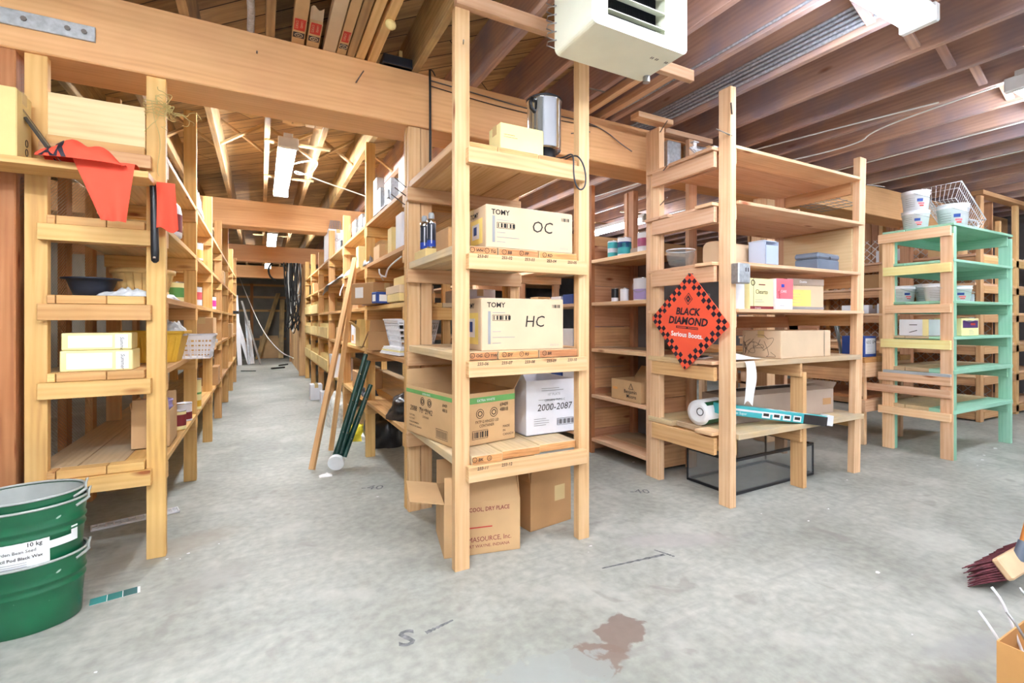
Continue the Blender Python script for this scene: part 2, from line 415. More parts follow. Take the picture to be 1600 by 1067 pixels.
    def lathe(s, prof, mat, n=28, cx=0, cy=0, sx=1, sy=1, M=None, a0=0, a1=2*math.pi):
        """prof = [(r,z),...] closed around z; separate mats by calling twice"""
        vs = []; fs = []; uvs = []; full = abs(a1-a0-2*math.pi) < 1e-6; nn = n if full else n+1
        for (r, z) in prof:
            for k in range(nn):
                a = a0+(a1-a0)*k/n; vs.append((cx+sx*r*math.cos(a), cy+sy*r*math.sin(a), z))
        for i in range(len(prof)-1):
            for k in range(n):
                k2 = (k+1) % nn; fs.append((i*nn+k, i*nn+k2, (i+1)*nn+k2, (i+1)*nn+k)); uvs.append([(k/n, prof[i][1]), ((k+1)/n, prof[i][1]), ((k+1)/n, prof[i+1][1]), (k/n, prof[i+1][1])])
        s.add(vs, fs, mat, uvs, smooth=True, M=M); return s
    def quad(s, ps, mat, M=None):
        uv = [[(0, 0), ((Vector(ps[1])-Vector(ps[0])).length, 0), ((Vector(ps[1])-Vector(ps[0])).length, (Vector(ps[3])-Vector(ps[0])).length), (0, (Vector(ps[3])-Vector(ps[0])).length)]]
        return s.add(ps, [(0, 1, 2, 3)], mat, uv, M=M)
    def poly(s, ps, z0, z1, mat, M=None):
        """flat outline in xy, extruded z0..z1"""
        n = len(ps); vs = [(p[0], p[1], z0) for p in ps]+[(p[0], p[1], z1) for p in ps]
        fs = [tuple(range(n))[::-1], tuple(range(n, 2*n))]+[(i, (i+1) % n, n+(i+1) % n, n+i) for i in range(n)]
        return s.add(vs, fs, mat, M=M)
    def grid(s, fn, nu, nv, mat, th=0, M=None, smooth=True):
        P = [[Vector(fn(i/nu, j/nv)) for j in range(nv+1)] for i in range(nu+1)]
        vs = [tuple(P[i][j]) for i in range(nu+1) for j in range(nv+1)]; W = nv+1
        fs = [(i*W+j, (i+1)*W+j, (i+1)*W+j+1, i*W+j+1) for i in range(nu) for j in range(nv)]
        s.add(vs, fs, mat, smooth=smooth, M=M)
        if th:
            vs2 = []
            for i in range(nu+1):
                for j in range(nv+1):
                    a = P[min(i+1, nu)][j]-P[max(i-1, 0)][j]; b_ = P[i][min(j+1, nv)]-P[i][max(j-1, 0)]
                    nn = a.cross(b_); nn = nn.normalized() if nn.length > 1e-9 else Vector((0, 0, 1)); vs2.append(tuple(P[i][j]-nn*th))
            s.add(vs2, [f[::-1] for f in fs], mat, smooth=smooth, M=M)
            allv = vs+vs2; o = len(vs); ed = []
            for i in range(nu): ed += [((i+1)*W, i*W), (i*W+nv, (i+1)*W+nv)]
            for j in range(nv): ed += [(j, j+1), (nu*W+j+1, nu*W+j)]
            s.add(allv, [(a, b_, b_+o, a+o) for a, b_ in ed], mat, M=M)
        return s
    def text(s, t, org, right, up, size, mat='black_print', bold=.0, off=.0016, center=False, shear=0, sx=1, M=None):
        vs, fs, wd = text_geo(t, bold); rt = Vector(right).normalized(); u = Vector(up).normalized(); n = rt.cross(u)
        o = Vector(org)+n*off
        if center: o = o-rt*(wd*size*sx/2)-u*size*.36
        s.add([tuple(o+rt*((v.x*sx+v.y*shear)*size)+u*(v.y*size)) for v in vs], fs, mat, M=M); return s
    def rect(s, org, right, up, w_, h_, mat, off=.0010, M=None):
        rt = Vector(right).normalized(); u = Vector(up).normalized(); n = rt.cross(u); o = Vector(org)+n*off
        return s.quad([tuple(o), tuple(o+rt*w_), tuple(o+rt*w_+u*h_), tuple(o+u*h_)], mat, M=M)
    def obj(s, name, parent=None, loc=(0, 0, 0), rz=0, label=None, cat=None, group=None, kind=None, rot=None):
        me = bpy.data.meshes.new(name); me.from_pydata(s.v, [], s.f)
        for m in s.mats: me.materials.append(MATS[m])
        me.polygons.foreach_set('material_index', s.m); me.polygons.foreach_set('use_smooth', s.sm)
        ul = me.uv_layers.new(name='uv'); ul.data.foreach_set('uv', [c for f in s.uv for p in f for c in p])
        at = me.attributes.new('tone', 'FLOAT', 'FACE'); at.data.foreach_set('value', s.t)
        me.update()
        o = bpy.data.objects.new(name, me); C.objects.link(o)
        o.location = loc; o.rotation_euler = rot or (0, 0, rz)
        if parent: o.parent = parent
        tag(o, label, cat, group, kind); return o
def tag(o, label=None, cat=None, group=None, kind=None):
    if label: o['label'] = label
    if cat: o['category'] = cat
    if group: o['group'] = group
    if kind: o['kind'] = kind
    return o
def T(name, label, cat, loc=(0, 0, 0), rz=0, group=None, rot=None):
    o = bpy.data.objects.new(name, None); C.objects.link(o); o.location = loc; o.rotation_euler = rot or (0, 0, rz); o.empty_display_size = .1
    return tag(o, label, cat, group)
def copy_tree(o, parent=None):
    c = o.copy(); C.objects.link(c); c.parent = parent
    for ch in list(o.children): copy_tree(ch, c)
    return c
XP, YP, ZP = (1, 0, 0), (0, 1, 0), (0, 0, 1); XN, YN = (-1, 0, 0), (0, -1, 0)
def W(b, name, parent, **k):
    """a child whose mesh was written in world coordinates"""
    o = b.obj(name, parent, **k)
    o.matrix_parent_inverse = Matrix.LocRotScale(parent.location, parent.rotation_euler, None).inverted(); return o

# ------------------------------------------------------------ the room
XL, XR, YN_, YF, DECK = -3.2, 10.2, -3.2, 18.0, 3.06
B().box(XL, XR, YN_, YF, -.12, 0, 'concrete_floor', c=0).obj('floor', kind='structure')
ceil = B().box(XL, XR, YN_, YF, DECK, DECK+.05, 'deck_planks', c=0).obj('ceiling', kind='structure')
B().box(XL-.1, XL, YN_, YF, 0, 3.1, 'dark_wall', c=0).obj('wall_left', kind='structure')
B().box(XR, XR+.1, YN_, YF, 0, 3.1, 'grey_wall', c=0).obj('wall_right', kind='structure')
B().box(XL, XR, YF, YF+.1, 0, 3.1, 'dark_wall', c=0).obj('wall_back', kind='structure')
B().box(XL, XR, YN_-.1, YN_, 0, 3.1, 'white_card', c=0).obj('wall_front', kind='structure')
JX = [-.35-.405*k for k in range(7)][::-1]+[.045, .47, .86, 1.265, 1.67, 2.06, 2.45, 2.93, 3.42, 3.88]+[3.88+.465*k for k in range(1, 14)]
for x in JX:
    m = 'joist_pale' if x < 1.0 else 'joist_wood'
    W(B().box(x-.022, x+.022, YN_, YF, 2.77, DECK, m), 'joist', ceil)
for y0 in (2.95, 7.10, 11.25, 15.4):
    B().box(XL, XR, y0, y0+.3, 2.43, 2.77, 'fir_beam', c=.006, tone={2.95: .75, 7.1: .6, 11.25: .25, 15.4: .8}[y0]).obj('ceiling_beam', kind='structure')
# cross bridging between joists
for yb in (5.05, 9.2, 13.3, 1.32):
    for a, b_ in zip(JX[:-1], JX[1:]):
        if (yb > 1.4 and -1.7 < a < 1.8) or (yb < 1.4 and 2.3 < a < 8):
            bb = B().stick((a+.022, yb, 2.80), (b_-.022, yb, 3.04), .045, .02, 'joist_pale' if yb > 1.4 else 'joist_wood')
            bb.stick((a+.022, yb+.05, 3.04), (b_-.022, yb+.05, 2.80), .045, .02, 'joist_pale' if yb > 1.4 else 'joist_wood')
            W(bb, 'bridging', ceil)
def column(x0, x1, y0, y1, m='dark_board', z1=2.43):
    B().box(x0, x1, y0, y1, 0, z1, m, c=.004).obj('pillar', kind='structure')
column(-1.19, -.985, 2.96, 3.12); column(4.40, 4.55, 2.98, 3.13, 'pine_pink')
column(.73, .86, 11.3, 11.42, 'orange_pine'); column(7.42, 7.5, 3.05, 3.17, 'plank_wall')
column(.74, .84, 15.4, 15.5, 'orange_pine')
# boarded end wall beyond the posts of the long aisle
bb = B()
for k in range(14): bb.box(.78, .82, 11.7+.26*k, 11.94+.26*k, 0, 2.43, 'orange_pine')
bb.obj('wall_boarded', kind='structure')
# strapping on the back wall
bb = B()
for z in (2.35, 1.95, 1.5, .55): bb.box(-.9, .75, YF-.03, YF, z, z+.07, 'orange_pine')
for x in (-.28, ): bb.box(x-.04, x+.05, YF-.07, YF-.03, 0, 2.42, 'dark_board')
bb.obj('trim_1', kind='structure')
# a boarded partition behind the corner shelves on the right
bb = B()
for k in range(16): bb.box(8.15, 8.18, 2.5+.15*k, 2.643+.15*k, 0, 2.7, 'plank_wall')
bb.obj('wall_partition', kind='structure')

# ------------------------------------------------------------ fluorescent lamps
LLAB = ['fluorescent lamp with two lit tubes above the near part of the long aisle',
 'lit fluorescent lamp in the long aisle, seen just under the second ceiling beam',
 'lit fluorescent lamp at the far end of the long aisle', 'glaring fluorescent lamp under the joists beside the unit heater',
 'glaring fluorescent lamp under the joists above the green shelving unit', 'lit fluorescent lamp seen through the opening above the paint cans',
 'fluorescent fill lamp added over the second aisle behind the box shelves', 'unseen fluorescent fill lamp added by the right wall over the corner shelves',
 'unseen fluorescent fill lamp added over the near floor by the left wall', 'unseen fluorescent fill lamp added over the near floor beside the heater', 'unseen fluorescent fill lamp added over the near floor, second from the heater',
 'unseen fluorescent fill lamp added over the near floor by the right wall', 'unseen fluorescent fill lamp added over the near left corner', 'unseen fluorescent fill lamp added directly over the viewpoint']
for (x, y, z, l, ax), lab in zip(tube_lamp_positions(), LLAB):
    t = T('fluorescent_lamp', lab, 'lamp', (x, y, z), R(90) if ax == 'y' else 0, 'fluorescent lamps under the ceiling')
    h = l/2
    b = B(); b.poly([(-.03, 0), (-.08, .05), (.08, .05), (.03, 0)][::-1], 0, 1, 'lamp_enamel')
    b = B(); b.box(-h, h, -.035, .035, .045, .1, 'lamp_enamel'); b.box(-h, h, -.075, .075, .035, .045, 'lamp_enamel')
    b.obj('lamp_housing', t)
    for sx in (-1, 1): B().box(sx*h-.025, sx*h+.02, -.078, .078, -.03, .06, 'lamp_enamel', c=.006).obj('end_cap', t)
    for sy in (-.042, .042): B().cyl((-h+.03, sy, 0), (h-.03, sy, 0), .019, mat='tube_glow' if LLAB.index(lab) in (0, 1, 2, 6, 8) else ('tube_glow_dim' if LLAB.index(lab) in (3, 4) else 'tube_glow_mid'), n=10).obj('tube', t)
    b = B()
    for sx in (-.55*h*1.2, .55*h*1.2): b.tube([(sx, 0, .1), (sx, 0, 2.772-z)], .004, 'wire_metal', 6)
    if z < 2.765: b.obj('hanger', t)
    if ax == 'y' and LLAB.index(lab):
        for sx in (-.66*h, .66*h): B().box(sx-.02, sx+.02, -.30, .30, 2.751-z, 2.769-z, 'joist_pale').obj('mounting_bar', t)

# ------------------------------------------------------------ long rows of shelving
LV = [.50, .955, 1.32, 1.69, 2.05]
def row(name, label, x_face, x_back, ys, levels, side, zt=2.43, mat='pine_row', rails=True, post_w=.08, board='pine_row', skip=(), tall=None):
    """side=+1: the shelves open towards -x (face at the smaller x); posts are boards standing edge-on to the aisle"""
    t = T(name, label, 'shelving', (x_face, ys[0], 0))
    s = 1 if x_back > x_face else -1
    for i, y in enumerate(ys):
        top = zt if not tall else tall[i % len(tall)]
        for xf, xb in ((x_face, x_face+s*post_w), (x_back, x_back-s*post_w)):
            W(B().box(xf, xb, y, y+.042, 0, top, mat), 'post', t)
        for z in levels:
            if i and i < len(ys): W(B().box(x_face, x_back, y-.042, y, z-.115, z-.032, mat), 'rail', t)
            if i < len(ys)-1: W(B().box(x_face, x_back, y+.042, y+.084, z-.115, z-.032, mat), 'rail', t)
    for i in range(len(ys)-1):
        for z in levels:
            if (i, z) in skip: continue
            b = B(); n = 3; xa = x_face-s*.002
            w_ = (x_back-xa)/n
            for k in range(n):
                b.box(xa+w_*k+.002*s, xa+w_*(k+1)-.002*s, ys[i]+(.002 if i else .044), ys[i+1]-.002+(.042 if i == len(ys)-2 else 0), z-.03, z, board if k == 0 else 'shelf_dusty')
            W(b, 'shelf', t)
    return t
YS = [2.97+1.3*k for k in range(7)]
yl = YS[:]; yr = [3.0+1.3*k for k in range(7)]
rowL = row('shelving_row', 'long row of lumber shelving on the left of the aisle, mesh behind it', -.43, -.96, yl, LV, -1, tall=[2.43, 2.77, 2.43, 2.43, 2.77, 2.43, 2.43])
# its front end: rails nailed across, deck board ends showing
for z in LV[:4]:
    W(B().box(-.905, -.485, 2.93, 2.968, z-.118, z-.042, 'pine_row', tone=.15 if z == 1.32 else .8), 'end_rail', rowL)
    b = B()
    for xa, xb in ((-.878, -.845), (-.845, -.66), (-.66, -.512)): b.box(xa+.002, xb-.002, 2.945, 3.012, z-.04, z, 'pine_row')
    W(b, 'board_end', rowL)
b = B(); b.box(-.90, -.485, 2.93, 2.968, 1.955, 2.02, 'orange_pine', tone=.1); b.box(-.878, -.512, 2.94, 2.969, 2.02, 2.06, 'pine_row'); W(b, 'end_rail', rowL)
b = B(); b.quad([(-.985, 3.0, .1), (-.985, 10.7, .1), (-.985, 10.7, 2.4), (-.985, 3.0, 2.4)], 'expanded_metal'); W(b, 'mesh_panel', rowL)
b = B()
for y in (3.3, 3.62, 4.1, 4.75, 5.4): b.box(-1.03, -.99, y, y+.09, 0, 2.43, 'dark_board')
W(b, 'back_stud', rowL)
rowR = row('shelving_row', 'long row of lumber shelving along the right side of the aisle, packed with boxes', .815, 1.60, yr, LV, 1, tall=[2.43, 2.77, 2.38, 2.43, 2.3, 2.43, 2.43])
rowP = row('shelving_row', 'row of lumber shelving behind the paint cans, facing the second aisle', 2.65, 3.2, [3.55+1.3*k for k in range(5)], [.14, .535, .95, 1.365, 1.75], 1, mat='pine_pink', board='pine_pink')
# the near bay of that row, with boarded sides
pb = T('paint_shelf', 'narrow bay of brown shelves with boarded sides holding paint cans', 'shelving', (2.65, 2.8, 0))
for z, m in ((1.75, 'orange_pine'), (1.365, 'orange_pine'), (.95, 'shelf_dusty'), (.535, 'shelf_dusty'), (.14, 'shelf_dusty')):
    b = B(); 
    for k in range(3): b.box(2.652+.18*k, 2.83+.18*k, 2.80, 3.50, z-.03, z, m if k else 'pine_pink')
    W(b, 'shelf', pb)
b = B()
for k in range(10): b.box(2.69, 3.11, 3.50, 3.52, .03+.186*k, .212+.186*k, 'plank_wall')
W(b, 'side_boarding', pb)
b = B()
for k in range(5): b.box(2.70, 3.07, 2.785, 2.80, .03+.186*k, .212+.186*k, 'plank_wall')
W(b, 'side_boarding', pb)
W(B().box(2.65, 2.69, 3.49, 3.54, 0, 2.43, 'dark_board'), 'post', pb)
W(B().box(3.11, 3.17, 3.45, 3.52, 0, 2.43, 'plank_wall'), 'post', pb)
W(B().box(3.08, 3.17, 2.76, 2.80, 0, 2.68, 'pine_pink'), 'post', pb)
W(B().box(3.17, 3.19, 2.80, 3.5, 0, 1.8, 'grey_wall'), 'back_panel', pb)

# ------------------------------------------------------------ centre unit
cu = T('box_shelving_unit', 'pale pine shelving unit with marked board ends, standing free in the middle', 'shelving', (.817, 2.136, 0))
W(B().box(.817, .893, 2.136, 2.178, 0, 2.70, 'pine', tone=.5), 'post', cu)
W(B().box(1.537, 1.607, 2.136, 2.186, 0, 2.72, 'pine', tone=.55), 'post', cu)
W(B().box(.817, .893, 2.944, 2.985, 0, 2.42, 'pine', tone=.5), 'post', cu)
W(B().box(1.537, 1.607, 2.95, 2.99, 0, 2.42, 'pine', tone=.6), 'post', cu)
W(B().box(.898, .972, 2.95, 2.99, 0, 2.42, 'pine', tone=.3), 'post', cu)
W(B().box(.817, 2.4, 2.11, 2.15, 2.70, 2.768, 'pine_pink'), 'head_rail', cu)
CL = [2.073, 1.565, 1.047, .545]
codes = {1.565: [('WH', 'TG'), ('BB', 'PP'), ('RD',)], 1.047: [('OG', 'YW'), ('DY', 'RS'), ('BR',)], .545: [('BK', '', ), (), ()]}
nums = {1.565: ['253-01', '253-02', '253-03', '253-04', '253-05'], 1.047: ['233-06', '233-07', '233-08', '233-09', '233-10'], .545: ['233-11', '233-12']}
num = 1
for z in CL:
    b = B(); edges = [.817, 1.093, 1.297, 1.537] if z != .545 else [.817, 1.14, 1.34, 1.537]
    x0s = [.82, 1.054, 1.292]; x1s = [1.050, 1.288, 1.537]
    if z == .545: x0s = [.82, 1.07, 1.30]; x1s = [1.065, 1.295, 1.535]
    for k, (xa, xb) in enumerate(zip(x0s, x1s)):
        ya = 2.148 if z != .545 else (2.12, 2.14, 2.16)[k]
        b.box(xa if k else .897, xb-.002, ya, 3.0, z-.042, z, 'shelf_dusty' if z < 2 else 'pine', endmat='end_grain', c=.003)
        if k == 0: b.box(.82, .895, 2.182, 3.0, z-.042, z, 'shelf_dusty' if z < 2 else 'pine', c=.003)
        if z in codes and k < len(codes[z]):
            for q, cc in enumerate(codes[z][k]):
                xx = (xa+.02+q*.1 if k else .90+q*.078)
                b.tube([(xx+.012+.012*math.cos(a*.63), ya-.001, z-.018+.012*math.sin(a*.63)) for a in range(10)], .0013, 'ink', 4, closed=True)
                b.text(str(num), (xx+.006, ya, z-.024), XP, ZP, .014, 'ink'); num += 1
                b.text(cc, (xx+.03, ya, z-.027), XP, ZP, .022, 'ink', shear=.15, bold=.02)
    W(b, 'shelf', cu)
    b = B().box(.872, 1.565, 2.098, 2.136, z-.118, z-.043, 'pine', tone=.5)
    for q, s_ in enumerate(nums.get(z, [])):
        b.text(s_, (.915+q*.13, 2.098, z-.062), XP, ZP, .021, 'ink', shear=.15, bold=.015)
    W(b, 'front_rail', cu)
    W(B().box(.80, 1.6, 2.905, 2.943, z-.128, z-.043, 'pine', tone=.15), 'rear_rail', cu)
# nails driven into the posts as hooks
b = B()
for (p, q) in (((.86, 2.136, 2.53), (.83, 2.06, 2.50)), ((1.6, 2.16, 2.5), (1.70, 2.12, 2.48)), ((.81, 2.95, 2.03), (.72, 2.9, 2.07)), ((.81, 2.96, 1.98), (.72, 2.9, 2.01)), ((.8, 2.97, 1.93), (.7, 2.91, 1.97))):
    b.cyl(p, q, .0035, mat='nail_metal', n=6)
W(b, 'nail_hook', cu)

# ------------------------------------------------------------ unit with the diamond sign
qu = T('open_shelving_unit', 'wide open shelving unit with the orange diamond sign on its side', 'shelving', (2.647, 2.04, 0))
P_ = lambda *a, **k: W(B().box(*a, **k), 'post', qu)
P_(2.647, 2.70, 2.04, 2.13, 0, 2.70, mat='pine_pink', tone=.8)
W(B().stick((4.16, 2.085, 0), (4.25, 2.085, 2.50), .09, .05, 'pine_pink', c=.002), 'post', qu)
P_(2.647, 2.70, 2.656, 2.75, 0, 2.66, mat='pine_pink', tone=.7)
P_(2.65, 2.70, 2.752, 2.797, 0, 2.66, mat='pine_pink', tone=.3)
P_(4.17, 4.22, 2.66, 2.75, 0, 2.40, mat='pine_pink', tone=.2)
P_(3.425, 3.468, 2.045, 2.14, 0, .83, mat='orange_pine', tone=.5)
P_(3.425, 3.468, 2.60, 2.70, 0, .83, mat='orange_pine', tone=.2)
for z in (2.333, 1.972, 1.583, 1.277, .932, .47):
    b = B(); x0_ = 2.60 if z != .47 else 2.64
    xr = 4.19
    for k in range(3):
        y0_ = 2.035+.245*k+(.012*math.sin(z*9+k) if k == 0 else 0); th = .022 if z > 1 else .036
        b.box(2.705 if k == 0 else x0_+.02*((k*7+int(z*10)) % 3), xr, y0_, 2.035+.245*(k+1)-.005, z-th, z, 'pine_pink' if z > 1 else 'shelf_dusty', c=.002)
    b.box(2.59, 2.72, 2.135, 2.275, z-.021, z+.001, 'pine_pink')
    W(b, 'shelf', qu)
    W(B().box(2.70, 2.72, 2.05, 2.7, z-.12, z-.023, 'pine_pink') if z > .5 else B().box(2.70, 2.72, 2.05, 2.7, z-.14, z-.037, 'orange_pine'), 'side_rail', qu)
    W(B().box(2.615, 2.645, 2.14, 2.70, z-.128 if z > .5 else z-.15, z-.024 if z > 1 else z-.038, 'orange_pine' if z < 1.4 else 'pine_pink'), 'side_rail', qu)
    W(B().box(4.185, 4.21, 2.12, 2.72, z-.12, z-.024 if z > 1 else z-.038, 'orange_pine'), 'side_rail', qu)
W(B().box(3.40, 3.425, 2.05, 2.7, .80, .895, 'orange_pine'), 'side_rail', qu)
W(B().box(3.47, 4.16, 2.62, 2.655, .80, .893, 'orange_pine'), 'rear_rail', qu)
W(B().box(3.40, 3.425, 2.05, 2.7, .335, .433, 'orange_pine'), 'side_rail', qu)
W(B().box(3.0, 4.17, 2.62, 2.655, 1.14, 1.235, 'dark_board', tone=.1), 'rear_rail', qu)
W(B().box(4.16, 4.18, 2.10, 2.66, 1.587, 1.935, 'particle_board'), 'side_panel', qu)
b = B()
for z in (2.62, 2.30, 2.07): b.cyl((2.66, 2.66, z), (2.57, 2.5, z+.01), .004, mat='nail_metal', n=6)
b.cyl((2.66, 2.04, 2.52), (2.56, 1.97, 2.54), .005, mat='nail_metal', n=6); b.cyl((2.66, 2.04, 2.38), (2.56, 2.08, 2.42), .004, mat='nail_metal', n=6)
b.cyl((4.25, 2.04, 2.28), (4.42, 1.99, 2.27), .005, mat='nail_metal', n=6)
W(b, 'nail_hook', qu)
# head blocks on the posts
tag(B().box(2.45, 2.80, 2.66, 2.75, 2.70, 2.74, 'pine_pink').obj('head_block'), 'short flat block of wood on top of the doubled post beside the beam', 'wood block')
tag(B().box(2.82, 3.36, 2.76, 2.85, 2.685, 2.725, 'pine_pink').obj('head_block'), 'short flat board bridging the post behind the diamond sign shelves', 'wood block')

# ------------------------------------------------------------ green unit
gu = T('green_shelving_unit', 'shelving unit painted pale green with bare wood rails on its end', 'shelving', (5.25, 1.85, 0))
GP = 'green_paint_wood'
def gpost(x0, x1, y0, y1, z1, m): W(B().box(x0, x1, y0, y1, 0, z1, m), 'post', gu)
gpost(5.25, 5.30, 1.85, 1.94, 2.01, GP); gpost(5.235, 5.25, 1.852, 1.94, 1.95, 'pine_pink'); gpost(5.27, 5.32, 2.29, 2.38, 2.01, GP); gpost(5.24, 5.27, 2.29, 2.38, 1.98, 'pine_pink')
gpost(6.47, 6.51, 1.85, 1.94, 2.0, GP); gpost(6.47, 6.51, 2.29, 2.38, 2.0, GP)
for z in (2.04, 1.73, 1.374, 1.06, .775, .43):
    b = B(); th = .022 if z > .9 else .035
    for k in range(3): b.box(5.238+.008*((k*5) % 3), 6.505, 1.845+.18*k, 1.845+.18*(k+1)-.004, z-th, z, GP if (k == 0 or z > 1.2) else 'shelf_dusty')
    W(b, 'shelf', gu)
    W(B().box(6.45, 6.47, 1.87, 2.36, z-th-.09, z-th, GP), 'side_rail', gu)
    W(B().box(5.3, 5.32, 1.87, 2.36, z-th-.08, z-th, GP), 'side_rail', gu)
    W(B().box(5.3, 6.45, 2.34, 2.36, z-th-.085, z-th, GP), 'rear_rail', gu)
for (z0, z1, ya, m) in ((1.93, 2.015, 2.40, 'pine_pink'), (1.62, 1.70, 2.36, 'yellow_paint_wood'), (1.27, 1.345, 2.34, 'pine_pink'), (.95, 1.03, 2.38, 'yellow_paint_wood'), (.64, .715, 2.40, 'pine_pink'), (.53, .60, 2.52, 'pine_pink'), (.33, .40, 2.40, 'pine_pink'), (.715, .74, 2.36, 'grey_foam')):
    W(B().box(5.205, 5.234, 1.86, ya, z0, z1, m), 'end_rail', gu)

# ------------------------------------------------------------ corner shelves and bench beyond
vu = T('corner_shelving', 'tall corner shelving with mesh back behind the green unit', 'shelving', (7.5, 2.4, 0))
for y in (2.4, 3.4, 4.4, 5.4):
    W(B().box(7.5, 7.59, y, y+.045, 0, 2.68, 'orange_pine'), 'post', vu); W(B().box(8.05, 8.1, y, y+.045, 0, 2.43, 'orange_pine'), 'post', vu)
for x in (8.57, 9.65): W(B().box(x, x+.09, 2.4, 2.445, 0, 2.68, 'orange_pine'), 'post', vu)
for z in (2.0, 1.65, 1.3, .92, .55, .15):
    b = B()
    for k in range(3): b.box(7.48+.19*k, 7.665+.19*k, 2.44, 5.6, z-.03, z, 'pine_pink')
    W(b, 'shelf', vu)
    W(B().box(7.51, 7.55, 2.45, 5.6, z-.13, z-.032, 'plank_wall'), 'rail', vu)
    W(B().box(7.6, 9.75, 2.40, 2.44, z-.12, z-.032, 'orange_pine'), 'rail', vu)
    W(B().box(7.6, 9.75, 2.42, 2.9, z-.03, z, 'pine_pink'), 'shelf', vu)
W(B().quad([(8.12, 2.5, .1), (8.12, 5.6, .1), (8.12, 5.6, 2.4), (8.12, 2.5, 2.4)], 'chain_mesh'), 'mesh_panel', vu)
W(B().box(7.45, 10.0, 2.36, 2.47, 2.68, 2.73, 'orange_pine'), 'head_rail', vu)
wb = T('workbench', 'heavy wooden workbench with thick legs between the two open shelving units', 'workbench', (5.15, 2.49, 0))
for y in (2.49, 3.72, 4.95):
    for x in (5.15, 5.85): W(B().box(x, x+.05, y, y+.11, 0, .75, 'pine_pink'), 'leg', wb)
    W(B().box(5.08, 5.95, y-.045, y, .66, .80, 'pine_pink'), 'rail', wb); W(B().box(5.08, 5.95, y-.045, y, .33, .44, 'pine_pink'), 'rail', wb)
W(B().box(5.11, 5.15, 2.5, 5.0, .60, .80, 'plank_wall'), 'apron', wb)
b = B()
for k in range(4): b.box(5.06+.22*k, 5.275+.22*k, 2.44, 5.1, .80, .85, 'dark_board')
W(b, 'bench_top', wb)
W(B().box(5.15, 5.9, 2.5, 5.0, .44, .47, 'dark_board'), 'lower_shelf', wb)
W(B().box(5.1, 5.14, 3.1, 3.2, .85, 2.4, 'pine_pink'), 'upright', wb); W(B().box(5.1, 5.14, 3.55, 3.65, .85, 2.4, 'pine_pink'), 'upright', wb)
W(B().box(5.1, 5.14, 2.9, 4.8, 1.02, 1.16, 'plank_wall'), 'backrail', wb)

# ------------------------------------------------------------ boxes
def carton(name, label, x, y, z, w_, d, h, rz=0, mat='cardboard', cat='box', flaps=None, tape=True, deco=None, group=None, inner=None, th=.004):
    """origin at the middle of its base, front towards -y before turning. flaps: {side: angle} opens it"""
    b = B(); hw, hd = w_/2, d/2; inner = inner or mat
    if flaps is None:
        b.box(-hw, hw, -hd, hd, 0, h, mat, c=.004)
        if deco: deco(b, w_, d, h)
        o = b.obj(name, loc=(x, y, z), rz=rz, label=label, cat=cat, group=group)
        if tape:
            t = B(); tw = min(.025, hd*.4)
            if w_ >= d: t.box(-hw-.001, hw+.001, -tw, tw, h, h+.001, 'packing_tape', c=0); t.box(-hw-.001, -hw, -tw, tw, h-.05, h, 'packing_tape', c=0); t.box(hw, hw+.001, -tw, tw, h-.05, h, 'packing_tape', c=0)
            else: t.box(-tw, tw, -hd-.001, hd+.001, h, h+.001, 'packing_tape', c=0); t.box(-tw, tw, -hd-.001, -hd, h-.05, h, 'packing_tape', c=0)
            t.obj('tape', o)
        return o
    b.box(-hw, hw, -hd, hd, 0, th, inner, c=0)
    b.box(-hw, hw, -hd, -hd+th, 0, h, mat, c=0); b.box(-hw, hw, hd-th, hd, 0, h, mat, c=0)
    b.box(-hw, -hw+th, -hd+th, hd-th, 0, h, mat, c=0); b.box(hw-th, hw, -hd+th, hd-th, 0, h, mat, c=0)
    if deco: deco(b, w_, d, h)
    o = b.obj(name, loc=(x, y, z), rz=rz, label=label, cat=cat, group=group)
    for sd, (ang, ln) in flaps.items():
        f = B(); a = R(ang)   # 0 = standing straight up, 90 = lying outwards level, 180 = hanging down
        dx, dz = math.sin(a)*ln, math.cos(a)*ln; M = None
        if sd in 'fb':
            L_ = w_/2-.003; s_ = -1 if sd == 'f' else 1; base = Vector((0, s_*hd, h)); axv = Vector((1, 0, 0)); out = Vector((0, s_*dx, dz)); nn = Vector((0, s_*math.cos(a), -math.sin(a)))
        else:
            L_ = d/2-.003; s_ = -1 if sd == 'l' else 1; base = Vector((s_*hw, 0, h)); axv = Vector((0, 1, 0)); out = Vector((s_*dx, 0, dz)); nn = Vector((s_*math.cos(a), 0, -math.sin(a)))
        p = [base-axv*L_, base+axv*L_, base+axv*(L_-.004)+out, base-axv*(L_-.004)+out]; q = [v-nn*.004 for v in p]
        f.add([tuple(v) for v in p+q], [(0, 1, 2, 3), (7, 6, 5, 4), (0, 4, 5, 1), (1, 5, 6, 2), (2, 6, 7, 3), (3, 7, 4, 0)], inner)
        f.obj('flap', o)
    return o
def lines(b, x, y, z, w_, n, dz, mat='grey_print', t=.003):
    for i in range(n): b.rect((x, y, z-i*dz), XP, ZP, w_*(1 if i % 3 else .8), t, mat)
def barcode(b, x, y, z, w_, h, n=9, frame=True, mat='black_print'):
    if frame:
        for (a, c_, ww, hh) in ((0, 0, w_, .002), (0, h-.002, w_, .002), (0, 0, .002, h), (w_-.002, 0, .002, h)): b.rect((x+a, y, z+c_), XP, ZP, ww, hh, mat)
    for i in range(n): b.rect((x+w_*(i+.5)/n-.002, y, z+h*.15), XP, ZP, w_/n*(.3+.25*((i*7) % 3)), h*.7, mat, off=.0012)
